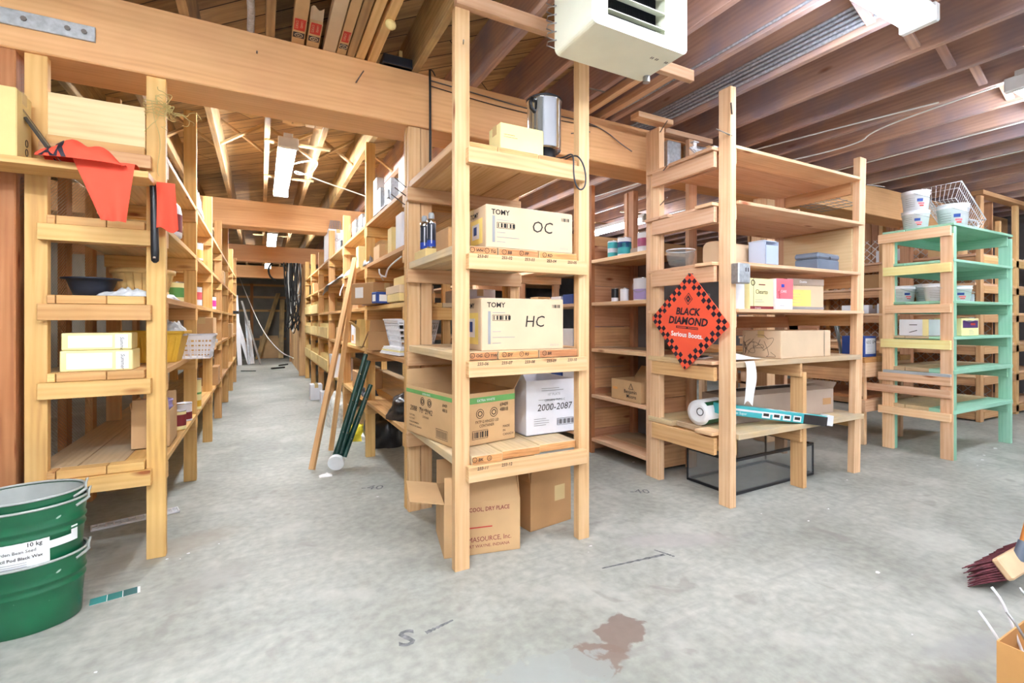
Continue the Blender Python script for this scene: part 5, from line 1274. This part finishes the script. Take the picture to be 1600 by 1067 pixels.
cb('blue carton with a white label, tucked against the big brown box', .80, 3.66, 1.33, .10, .10, .085, 'blue_card', rz=10, tape=False, deco=lambda b, w_, d, h: (b.rect((-w_/2, d/2-.02, .015), YN, ZP, .06, .05, 'paper'), b.rect((-w_/2+.02, -d/2, .015), XP, ZP, .06, .05, 'paper')))
cb('lowest of three flat tan boxes stacked by the rear post, right row', .92, 3.32, 1.33, .22, .34, .055, 'cardboard_yellow', tape=False)
cb('middle of three flat tan boxes stacked by the rear post, right row', .93, 3.34, 1.386, .24, .38, .055, 'cardboard_pale', tape=False)
cb('topmost of three flat tan boxes stacked by the rear post, right row', .94, 3.28, 1.442, .2, .28, .06, 'cardboard_yellow', tape=False)
film('dark blue rag under the big brown box', .84, 4.12, 1.331, .14, .3, .03, 40, 'blue_card', 'rag', 'rag')
b = B(); b.tube(smooth([(0, 0, 0), (-.05, -.02, .01), (-.06, -.05, .05)]), .006, 'white_plastic', 6); b.tube(smooth([(-.0, .0, 0), (-.03, -.2, .05), (.02, -.38, .11)]), .006, 'white_plastic', 6)
b.tube([(-.03, .02, .0), (.05, .3, .0)], .005, 'white_plastic', 6)
b.obj('plastic_hanger', loc=(.83, 3.62, 1.53), label='white plastic hanger parts hooked above the flat tan boxes', cat='hanger')
cb('square brown box turned to the aisle beside the white slotted basket', .86, 3.95, .96, .18, .17, .15, 'cardboard_dark', rz=-14, flaps={'l': (160, .14), 'b': (20, .1)}, name='cardboard_box')
b = B()
for k in range(5): b.box(-.15+.004*k, .14-.006*k, -.2+.006*((k*3) % 4), .19-.008*k, .011*k, .011*k+.010, ('paper', 'white_card', 'cream_carton')[k % 3], c=.001)
b.obj('paper_stack', loc=(.95, 3.42, .961), rz=R(6), label='stack of papers under the slotted laundry basket', cat='papers')
hole_basket('white slotted laundry basket standing on papers in the right row', .955, 3.38, 1.018, .11, .16, .145, .20, .19, 0, 6, 4)
cb('tall tan box with torn top in the second bay of the right row', .90, 4.62, .96, .2, .22, .17, 'cardboard_yellow', flaps={'l': (50, .09), 'f': (15, .08), 'b': (-20, .09)})
cb('white and orange printed box in the second bay of the right row', .93, 5.2, .96, .16, .2, .2, 'white_card', tape=False, deco=lambda b, w_, d, h: b.rect((-w_/2, .06, .03), YN, ZP, .12, .06, 'orange_print'))
cb('white books box, left one of the pair beneath the second bay', .90, 5.85, .50, .1, .14, .26, 'white_card', tape=False)
def blob(label, x, y, z, rx, ry, h, mat, seed, name, cat):
    def f(u, v):
        a = 2*math.pi*u; e = math.cos(v*math.pi/2); n_ = 1+.28*noise.noise(Vector((math.cos(a)*1.5+seed, math.sin(a)*1.5, v*3)))+.10*noise.noise(Vector((math.cos(a)*5+seed, math.sin(a)*5, v*8)))
        return (rx*e**.6*math.cos(a)*n_, ry*e**.6*math.sin(a)*n_, h*math.sin(v*math.pi/2)*n_ if v > 0 else 0)
    b = B(); b.grid(f, 30, 14, mat); return b.obj(name, loc=(x, y, z), label=label, cat=cat)
blob('black rubbish bag on the lowest shelf of the right row', .98, 3.42, .501, .17, .22, .17, 'black_bag', 2, 'rubbish_bag', 'bag')
blob('yellow and white plastic sack on the floor behind the green poles', .86, 5.05, .0, .13, .15, .13, 'yellow_plastic', 5, 'plastic_sack', 'sack')
blob('white sack slumped beside the yellow one', .99, 4.95, .0, .12, .12, .10, 'white_plastic', 8, 'plastic_sack', 'sack')
blob('printed pale sack on the floor behind the inner leaning stick', .78, 5.75, .0, .12, .14, .36, 'paint_stained', 12, 'plastic_sack', 'sack')
blob('black heap under the lowest shelf behind the green poles', 1.08, 4.75, .0, .2, .26, .34, 'black_bag', 17, 'rubbish_bag', 'bag')
cb('pale open carton on the floor under the shelf behind the green poles', 1.0, 5.35, 0, .2, .2, .25, 'cardboard_pale', flaps={'l': (60, .08)})
cb('taller white carton on the aisle floor by the right row', .74, 7.85, 0, .17, .2, .235, 'white_card')
cb('white tub-like carton on the aisle floor beside the taller one', .86, 7.45, 0, .19, .22, .17, 'white_card', tape=False)
can('round paint can standing on the tub-like carton by the right row', .86, 7.45, .172, .07, .02, 'white_card', name='lid_tin', cat='tin')
cb('brown carton on the lowest shelf of the second bay, right row', .98, 5.1, .50, .25, .3, .18, 'cardboard_dark')
film('rumpled dark cloth on the lowest shelf, second bay of the right row', .9, 4.65, .501, .14, .3, .08, 50, 'dark_metal', 'rag', 'rag')
t = T('waste_bin', 'white waste bin on the lowest shelf of the third bay', 'bin', (.87, 6.3, .501)); b = B(); tap(b, .09, .10, .11, .13, .28, 'white_plastic'); b.obj('bin_body', t); B().box(-.118, .118, -.138, .138, .275, .285, 'white_plastic').obj('rim', t) if False else None
# white sheet and open parts bins further along
def sheet(u, v): return (.02-.17*v*math.sin(math.pi*(.15+.7*u)), -1.25+2.5*u, .035+.05*math.sin(u*5+.5)-.09*v*v+.02*math.sin(u*14))
b = B(); b.grid(sheet, 30, 8, 'grey_foam', th=.003); b.grid(lambda u, v: (-.10+.02*math.sin(v*5), -1.05+.07*u+.04*v, .03-.24*v), 4, 8, 'white_plastic', th=.003)
b.obj('plastic_sheet', loc=(.90, 6.6, 1.69), label='curled white plastic sheet hanging out over the aisle in the right row', cat='plastic sheet')
for i, y in enumerate((6.95, 8.25, 9.55)):
    for j, z in enumerate((.50, .955, 1.32)):
        if i == 0 and j == 2: continue
        t = T('parts_bin', ['open wooden parts bin with dividers in the fourth bay of the right row', 'open wooden parts bin with dividers in the fifth bay of the right row', 'open wooden parts bin with dividers in the last bay of the right row'][i]+[', lowest shelf', ', fourth shelf', ', third shelf'][j], 'parts bin', (.82, y, z+.001))
        B().box(-.02, 0, 0, 1.2, 0, .15, 'cardboard_yellow').obj('front_board', t)
        for q in range(6): B().poly([(0, 0), (.3, 0), (.3, .26), (.0, .20)], 0, .008, 'cardboard_yellow', M=Matrix(((1, 0, 0, 0), (0, 0, 1, .1+.19*q), (0, 1, 0, 0), (0, 0, 0, 1)))).obj('divider', t)
def deco_sto(b, w_, d, h): b.text('STOCK', (-w_/2+.02, -d/2, h*.6), XP, ZP, .06, 'grey_print'); b.text('ST', (-w_/2+.02, -d/2, h*.4), XP, ZP, .06, 'grey_print')
cb('big white-grey carton on the top shelf near the third light, right row', .95, 7.25, 2.05, .26, .5, .42, 'white_card', deco=deco_sto)
for (y, z, w_, d, h, m, lab) in ((6.2, 2.05, .3, .3, .12, 'dark_metal', 'dark metal scrap on the top shelf of the third bay, right row'), (5.0, 1.69, .3, .3, .15, 'cardboard', 'brown carton on the second shelf of the second bay, right row'), (7.2, 1.32, .2, .2, .14, 'cardboard_yellow', 'yellowish carton on the third shelf of the fourth bay, right row'),
        (5.9, 1.32, .2, .2, .12, 'paint_stained', 'pale bundle on the third shelf of the third bay, right row'), (5.1, 1.32, .3, .4, .15, 'cardboard_dark', 'brown carton behind the leaning sticks on the third shelf, right row'), (6.3, .955, .3, .3, .16, 'cardboard', 'brown carton on the fourth shelf of the third bay, right row'), (9.6, 1.69, .3, .4, .2, 'cardboard', 'brown carton high in the last bay of the right row')):
    cb(lab, .97, y, z, w_*.8, d, h, m, name='storage_box', tape=m.startswith('card'))
# stock on the far side of the right row and across the second aisle, seen through the box unit
k = 0
pl = ['beside the rear post', 'in the middle', 'towards the far post']
for (y0, z, n_, hh) in ((3.75, 1.365, 5, .10), (3.75, 1.75, 4, .13), (3.75, .95, 3, .2), (3.75, .535, 3, .22), (5.1, 1.365, 4, .12), (5.1, .95, 3, .2)):
    for q in range(n_):
        m = ('white_card', 'cardboard_pale', 'blue_card', 'cardboard', 'white_card')[(q*2+k) % 5]
        o = carton('stock_box', '%s stock carton, %s from the post, %s, %s bay across the second aisle' % ({'white_card': 'white', 'cardboard_pale': 'pale', 'blue_card': 'blue', 'cardboard': 'brown'}[m], ('first', 'second', 'third', 'fourth', 'fifth')[q], {1.365: 'second shelf', 1.75: 'top shelf', .95: 'third shelf', .535: 'fourth shelf'}[z], 'near' if y0 < 4 else 'far'), 2.80, y0+.22*q, z, .16, .17+.01*(q % 3), hh*(.7+.3*((q*5+k) % 3)/2), mat=m, tape=False, group='small stock cartons beyond the second aisle')
    k += 1
for (y, z, w_, d, h, m, lab) in ((3.4, 1.33, .25, .4, .1, 'white_card', 'flat white carton on the far side of the right row, behind the box unit'), (3.45, 1.69, .25, .3, .14, 'cardboard', 'brown carton on the far side of the right row, upper level'), (4.8, 1.33, .25, .4, .16, 'cardboard', 'brown carton on the far side of the right row, second bay')):
    cb(lab, 1.42, y, z, w_, d, h, m, name='storage_box')
t = T('toolbox', 'dark folding metal lid or toolbox seen over the long box marked OC', 'toolbox', (1.40, 3.1, 1.69)); t.location.z = 1.691
t.location.y = 3.25; B().box(-.12, .12, -.08, .08, 0, .1, 'dark_metal', c=.01).obj('case', t); B().stick((-.12, -.08, .10), (.12, -.04, .18), .16, .006, 'dark_metal').obj('lid', t)

# ------------------------------------------------------------ leaning sticks and poles
tag(B().stick((.354, 4.076, .022), (.80, 4.76, 1.80), .042, .035, 'orange_pine').obj('wooden_stick'), 'long wooden stick leaning into the aisle, the outer of two', 'stick')
tag(B().stick((.56, 4.60, .02), (.805, 4.80, 1.72), .042, .03, 'orange_pine').obj('wooden_stick'), 'wooden stick leaning against the right row, the inner of two', 'stick')
t = T('pole_bundle', 'bundle of dark green metal poles leaning against the right row with a white round end', 'poles', (.52, 4.02, 0))
for k, (dx, dy, tx, ty, tz) in enumerate(((0, 0, .26, .10, .92), (.035, .01, .29, .14, .86), (.0, .045, .25, .2, .70), (.04, .04, .27, .22, .76), (.075, .02, .30, .1, .66), (.07, .06, .3, .2, .6))):
    b = B(); b.tube([(dx, dy, .10), (tx, ty, tz)], .019, 'dark_green_metal', 12)
    for f in (.25, .55, .8):
        p = Vector((dx, dy, .10)).lerp(Vector((tx, ty, tz)), f); b.tube([p+Vector((0, -.021, 0)), p+Vector((0, -.016, 0))], .005, 'steel', 6)
    b.obj('pole', t)
B().cyl((.0, -.05, .075), (.01, -.02, .085), .062, mat='lamp_enamel', n=32).obj('end_disc', t)
B().stick((.02, -.02, .13), (.05, .05, .13), .05, .02, 'dark_green_metal').obj('bracket', t)
film('small crumpled white scrap at the foot of the green poles', .44, 3.93, .001, .09, .07, .02, 60, 'paper', 'paper_scrap', 'scrap')

# ------------------------------------------------------------ far end of the aisle
b = B(); random.seed(11)
t = T('cable_bundle', 'thick bundle of black and white cables hanging from the third beam', 'cables', (.58, 11.12, 2.42))
for k in range(34):
    x = random.uniform(-.17, .17); y = random.uniform(-.06, .06); l = random.uniform(.7, 1.6)
    B().tube(smooth([(x, y, .0), (x+random.uniform(-.05, .05), y, -l*.4), (x*.6+random.uniform(-.06, .06), y, -l*.75), (x*.5+random.uniform(-.1, .1), y, -l), (x*.7+.05, y, -l*.85)], 2), random.uniform(.009, .016), 'white_cable' if k % 6 == 0 else 'black_cable', 6).obj('cable', t)
b = B(); b.tube(smooth([(-1.2, 6.0, .2), (-.95, 5.0, -.5), (-.55, 3.0, -1.5), (-.2, 1.2, -1.95), (.05, .5, -2.05)], 3), .011, 'white_cable', 8); b.obj('loose_cable', t)
b = B(); b.tube([(-.28+.16*math.cos(a*.35), .3, -.15+.2*math.sin(a*.35)) for a in range(14)], .02, 'black_cable', 8); b.obj('loop', t)
for k, (px, top, m, lab, r) in enumerate(((-.50, 1.9, 'white_plastic', 'white plastic strip leaning at the far end of the aisle, the tallest', .05), (-.36, 1.75, 'galvanised', 'grey metal strip leaning beside the tallest white one', .03), (-.28, 1.5, 'galvanised', 'second grey metal strip leaning at the far end of the aisle', .025), (-.62, 1.7, 'white_card', 'white board propped on the left at the far end of the aisle', .10), (-.2, 1.2, 'white_plastic', 'short white strip at the far end of the aisle', .04))):
    tag(B().stick((px+.35*(k % 2), 14.6+.1*k, .01), (px-.12, 15.2, top), r*2, .012, m).obj('leaning_strip'), lab, 'strip')
cb('square brown carton on the floor against the end wall of the aisle', .23, 17.3, 0, .55, .45, .62, 'cardboard', flaps={'b': (30, .1)})
for k, (x0, x1, z1, lab) in enumerate(((-.1, .5, 2.1, 'wide old plank leaning against the end wall'), (.55, .62, 1.9, 'second plank leaning against the end wall, on the right'), (-.9, -.25, .75, 'short thin lath leaning across the floor at the end wall'))):
    tag(B().stick((x0, 16.6, .02), (x1, 17.5, z1), .14 if k < 2 else .04, .03, 'joist_pale').obj('plank'), lab, 'plank')
for k, (x, y, a, lab) in enumerate(((.22, 13.2, .5, 'black pipe offcut on the floor near the far end'), (.42, 14.0, .9, 'second black offcut on the floor by the boarded wall'), (-.42, 12.9, -.5, 'thin dark rod on the floor by the end of the left row'))):
    tag(B().cyl((0, 0, .02), (.35*math.cos(a), .35*math.sin(a), .02), .02 if k < 2 else .01, mat='black_cable', n=8).obj('pipe_offcut', loc=(x, y, 0)), lab, 'pipe')
b = B()
for k in range(7): b.tube(smooth([(.0+.02*k, 0, .0), (-.04+.03*k, 0, -.2), (.03*k-.03, 0, -.38), (.03*k+.03, 0, -.40), (.03*k+.04, 0, -.33)], 2), .006, 'wire_metal', 5)
b.obj('wire_hooks', loc=(.86, 7.06, 2.60), label='bunch of wire hooks hanging on the second beam above the right row', cat='hooks')

# ------------------------------------------------------------ above the beam
def tubebox(x0, x1, y0, y1, lab, printed=True, torn=False, m='cardboard'):
    t = T('tube_carton', lab, 'carton', ((x0+x1)/2, y0, 2.771)); w_ = (x1-x0)/2; L_ = y1-y0
    b = B().box(-w_, w_, 0, L_, 0, .06, m, c=.002)
    if printed:
        yy = 2.93-y0-.0
        b.quad([(w_-.006, yy-.22, -.001), (-w_+.006, yy-.22, -.001), (-w_+.006, yy-.11, -.001), (w_-.006, yy-.11, -.001)], 'red_print')
        b.text('12 PORTS', (-w_+.012, yy-.205, -.001), YP, XP, .018, 'cardboard_pale'); b.text('L-SHAPED', (-w_+.036, yy-.205, -.001), YP, XP, .015, 'cardboard_pale')
        b.quad([(w_-.004, yy-.09, -.001), (-w_+.004, yy-.09, -.001), (-w_+.004, yy-.035, -.001), (w_-.004, yy-.035, -.001)], 'sign_black')
        b.tube([(.019*math.cos(a*.52), yy-.063+.019*math.sin(a*.52), -.002) for a in range(12)], .002, 'cardboard_pale', 4, closed=True); b.tube(smooth([(-.01, yy-.07, -.002), (0, yy-.05, -.002), (0, yy-.075, -.002), (.01, yy-.055, -.002)], 1), .0015, 'cardboard_pale', 4)
    b.obj('carton_body', t)
    if torn: B().grid(lambda u, v: (-w_+2*w_*u, -.06*v*(1+.3*math.sin(u*7)), .02+.03*v), 6, 3, 'cardboard_pale', th=.002).obj('torn_flap', t)
tubebox(.150, .215, 2.2, 4.2, 'leftmost long narrow carton with red print, lying over the big beam')
tubebox(.228, .292, 2.72, 4.2, 'long carton with red print and a torn end, second from the left over the beam', torn=True)
tubebox(.318, .385, 2.15, 4.2, 'faded long carton, third over the beam, between the two with black logos', printed=False, m='cardboard_pale')
tubebox(.392, .442, 2.2, 4.2, 'rightmost long carton with red print over the beam')
tag(B().box(.50, .55, 2.2, 4.0, 2.771, 2.85, 'orange_pine').obj('loose_board'), 'loose board lying over the beam right beside the rightmost carton', 'board')
tag(B().box(.57, .62, 2.1, 4.0, 2.771, 2.86, 'orange_pine').obj('loose_board'), 'loose board over the beam with a tan paper tag hanging on it', 'board')
tag(B().grid(lambda u, v: (.03*math.cos(v*6.28)*math.sin(u*3.14), .05*u-.02, .03*math.sin(v*6.28)*math.sin(u*3.14)), 8, 10, 'cardboard_yellow').obj('paper_tag', loc=(.60, 2.50, 2.75)), 'crumpled tan paper hanging under the loose board', 'paper')
t = T('ballast_box', 'dark blue-grey metal fixture box lying on top of the big beam', 'fixture', (.74, 2.93, 2.771))
B().box(-.08, .10, 0, .12, 0, .062, 'navy_plastic', c=.004).obj('case', t); B().box(-.09, .11, -.01, .13, .0, .008, 'navy_plastic').obj('flange', t); B().box(.02, .04, .02, .03, .062, .11, 'cardboard_yellow').obj('strap', t)
b = B(); b.tube([(-.055, 1.6, 2.78), (-.05, 2.3, 2.80), (-.045, 2.8, 2.79), (-.05, 2.93, 2.78), (-.055, 3.5, 2.82)], .018, 'cable_armour', 10); b.obj('flexible_conduit', label='grey flexible conduit passing over the beam beside the leftmost joist', cat='conduit')
b = B(); b.tube([(.952, 2.935, 2.80), (.952, 2.93, 2.7), (.953, 2.93, 2.4), (.953, 2.93, 2.09)], .008, 'black_cable', 8)
b.tube(smooth([(.952, 2.935, 2.8), (.97, 2.935, 2.80), (.99, 2.94, 2.77)]), .004, 'black_cable', 6); b.obj('black_cable', label='black cable hanging straight down the face of the big beam behind the box unit', cat='cable')
b = B(); b.tube(smooth([(.96, 2.94, 2.735), (1.3, 2.94, 2.72), (1.7, 2.94, 2.70), (2.2, 2.94, 2.71), (2.38, 2.94, 2.67), (2.5, 2.93, 2.60), (2.60, 2.9, 2.54)]), .004, 'nail_metal', 6)
b.tube(smooth([(.96, 2.94, 2.70), (1.4, 2.94, 2.67), (1.9, 2.94, 2.67), (2.3, 2.94, 2.69)]), .003, 'black_cable', 6); b.obj('beam_wire', label='thin dark wires stapled along the face of the big beam', cat='wire')
b = B()
for (p, q) in (((.50, 2.95, 2.62), (.53, 2.87, 2.66)), ((2.05, 2.95, 2.60), (2.16, 2.86, 2.60)), ((-.02, 2.95, 2.66), (-.02, 2.93, 2.66))): b.cyl(p, q, .004, mat='nail_metal', n=6)
b.obj('nail_hooks', label='rusty nails driven into the face of the big beam', cat='nails')
for k, (x, z1, lab) in enumerate(((2.16, 2.81, 'length of two-by-two lumber resting on the beam, nearer the heater'), (2.32, 2.81, 'length of two-by-two lumber resting on the beam, against the cabled joist'))):
    tag(B().box(x, x+.055, 2.30+.1*k*(-1), 3.6, 2.771, z1+.01, 'pine_pink').obj('lumber_length'), lab, 'lumber')
tag(B().box(2.90, 3.05, 2.81, 2.94, 2.40, 2.66, 'galvanised', c=.01).obj('duct_piece'), 'smaller piece of galvanised duct just right of the doubled post', 'duct')
tag(B().box(3.2, 3.5, 2.86, 2.94, 2.38, 2.70, 'galvanised', c=.01).obj('duct_piece'), 'larger piece of galvanised duct behind the diamond sign shelves, against the beam', 'duct')
b = B()
for k in range(5):
    b.tube([(2.890-.002*k, YN_+.1, 2.80+.026*k)]+[(2.890-.002*((q+k) % 2), -1+.8*q, 2.815+.026*k+.004*math.sin(q*1.3+k)) for q in range(6)]+[(2.88, 3.6, 2.83+.02*k), (2.85, 4.4, 2.83+.02*k)], .0115, 'cable_armour', 8)
b.obj('armoured_cables', label='bundle of five grey armoured cables strapped along a joist', cat='cables')
b = B(); b.tube([(2.424, YN_+.1, 2.80)]+[(2.42, -1+.6*q, 2.80+.004*math.sin(q)) for q in range(7)]+[(2.40, 3.0, 2.80)], .008, 'cable_armour', 8); b.obj('armoured_cable', label='single bright armoured cable running along the joist past the heater', cat='cable')
for k, pts in enumerate((((4.3, 1.6, 2.765), (4.1, 2.2, 2.75), (3.9, 3.2, 2.76), (3.7, 5, 2.765)), ((4.35, 1.3, 2.765), (4.25, 2.0, 2.70), (4.28, 2.1, 2.62), (4.0, 2.9, 2.60)), ((5.3, .6, 2.764), (5.3, 2.5, 2.762), (5.3, 6, 2.764)), ((6.2, 1.5, 2.764), (6.2, 3.5, 2.762), (6.2, 7, 2.764)))):
    tag(B().tube(smooth(pts), .006, 'white_cable', 6).obj('white_cable'), ['white cable sagging under the joists behind the tall right post', 'twisted white cable running to the lamp by the tall right post', 'white cable stapled under a joist above the green unit', 'white cable stapled under a joist beyond the green unit'][k], 'cable')
b = B(); b.tube(smooth([(.23, 5.0, 2.68), (.4, 4.9, 2.72), (.5, 4.95, 2.74), (.45, 5.1, 2.66), (.3, 5.1, 2.62), (.28, 5.0, 2.64), (.5, 5.1, 2.60), (.9, 5.4, 2.60), (1.1, 5.5, 2.58)]), .007, 'white_cable', 6)
b.obj('lamp_cable', label='white cable looping from the first aisle lamp to the right', cat='cable')
for k, y in enumerate((4.62, 5.75)): tag(B().box(.03, .56 if k == 0 else .52, y, y+.05, 2.752, 2.769, 'joist_pale').obj('lamp_batten'), ['nearer of two wooden battens holding the first aisle lamp', 'further of two wooden battens holding the first aisle lamp'][k], 'batten')
b = B()
for k in range(8): b.tube([(4.3+.0*k, 2.6+.05*k, 2.40), (5.3, 2.6+.05*k, 2.36)], .003, 'wire_metal', 4)
for k in range(9): b.tube([(4.32+.12*k, 2.58, 2.40-.005*k), (4.32+.12*k, 2.97, 2.40-.005*k)], .003, 'wire_metal', 4)
b.obj('wire_rack', label='flat wire rack hung before the beam, between open shelving and green unit', cat='wire rack')

# ------------------------------------------------------------ broom and the box at the lower right
t = T('push_broom', 'push broom with maroon bristles and a wooden block at the right edge', 'broom', (3.06, .88, 0), 0)
M = Matrix.Translation((0, -.02, .10)) @ Matrix.Rotation(R(52), 4, 'X') @ Matrix.Rotation(R(0), 4, 'Y')
B().box(-.19, .22, -.045, .045, 0, .034, 'brush_block', c=.008, M=M).obj('block', t)
random.seed(2); b = B()
for i in range(44):
    for j in range(9):
        fx = i/43; fy = j/8; p = M @ Vector((-.18+.39*fx, -.038+.076*fy, 0))
        e = Vector((p.x+(fx-.5)*.05-.05*max(0, 1-i/6)+random.uniform(-.008, .008), p.y+.10-.03*fy+random.uniform(-.008, .008), max(.005, .005+.075*fy)))
        b.tube([tuple(p), tuple(p.lerp(e, .5)+Vector((0, 0, .004))), tuple(e)], [.004, .0045, .002], 'bristle', 4)
tag(b.obj('bristles', t), kind='stuff')
B().tube([(-.02, -.035, .115), (.005, -.045, .20)], [.023, .018], 'cash_box', 14).obj('ferrule', t)
B().tube([(-.005, -.04, .16), (.33, -.15, 1.25)], .013, 'handle_wood', 12).obj('handle', t)
t = carton('cardboard_box', 'open brown box full of wire hangers at the lower right corner', 2.0, .365, 0, .42, .35, .32, 0, 'cardboard_tan', flaps={'f': (172, .12)}, inner='cardboard_dark')
for k in range(6):
    x0 = 1.90+.03*k; y0 = .47-.05*(k % 3)
    b = B(); b.tube(smooth([(0, 0, .02), (-.03-.01*k, .05, .22), (-.08, .09, .33+.015*k), (-.07, .12, .36+.015*k)], 2), .004, 'wire_metal' if k % 3 else 'white_plastic', 6)
    b.tube(smooth([(.0, 0, .02), (.04, -.05, .2), (.10, -.06, .30+.01*k)], 2), .004, 'steel', 6)
    tag(b.obj('wire_hanger', loc=(x0, y0, .004)), 'thin metal or white wire hanger standing in the open box at the corner', 'hanger', 'wire hangers in the open box at the corner')
# ------------------------------------------------------------ painted marks and crumbs on the floor
b = B()
for (s_, x, y, rx, ry, sz) in (('-40', .62, 3.50, .9, -.43, .12), ('-40', 2.27, 2.55, .88, -.47, .11)): b.text(s_, (x, y, .0), (rx, ry, 0), (-ry, rx, 0), sz, 'floor_ink', off=.0015)
def blotline(p, q, w_, seed):
    p = Vector(p); q = Vector(q); n_ = 14; d = (q-p).normalized(); s_ = Vector((-d.y, d.x, 0)); up = []; dn = []
    for k in range(n_+1):
        c_ = p.lerp(q, k/n_); ww = w_*(.35+.65*abs(math.sin(k*1.7+seed)))*(1-.5*k/n_); up.append(c_+s_*ww); dn.append(c_-s_*ww)
    b.add([tuple(v) for v in up+dn[::-1]], [(k, 2*n_+1-k, 2*n_-k, k+1) for k in range(n_)], 'floor_ink')
b.text('S', (.445, 1.745, .0), (.97, -.22, 0), (.22, .97, 0), .13, 'floor_ink', off=.0015, bold=.02, sx=1.1); blotline((.56, 1.775, .0015), (.68, 1.80, .0015), .012, 1)
blotline((1.83, 1.80, .0015), (1.46, 1.84, .0015), .012, 4); blotline((1.86, 1.76, .0015), (1.82, 1.86, .0015), .01, 6)
b.obj('floor_marking', kind='structure')
b = B(); random.seed(21)
for (x, y, s_) in [(-.33, 2.95, .02), (-.36, 2.9, .012), (-.42, 2.93, .014), (-.2, 3.0, .01), (1.55, 2.05, .02), (1.5, 2.0, .008), (2.6, 1.2, .03), (2.75, 1.9, .012), (5.5, 1.75, .04), (5.7, 1.8, .03), (6.1, 1.85, .05), (5.25, 1.7, .02), (3.2, 1.75, .02), (2.9, 1.7, .02), (.7, 3.3, .02), (.95, 3.15, .03), (-.1, 6.9, .03), (-.3, 5.4, .03), (2.75, 2.78, .05), (2.8, 3.1, .04), (3.9, 2.0, .02), (-.5, 2.1, .015), (-.6, 1.95, .015), (2.2, .9, .01), (1.4, 2.6, .015)]:
    s_ *= .55; n_ = 6; ps = [(x+s_*random.uniform(.4, 1)*math.cos(2*math.pi*k/n_), y+s_*.6*random.uniform(.4, 1)*math.sin(2*math.pi*k/n_)) for k in range(n_)]; b.poly(ps, .0005, .003, 'paper')
b.obj('debris', kind='stuff', label='small white crumbs and paper flecks scattered over the concrete floor', cat='debris')
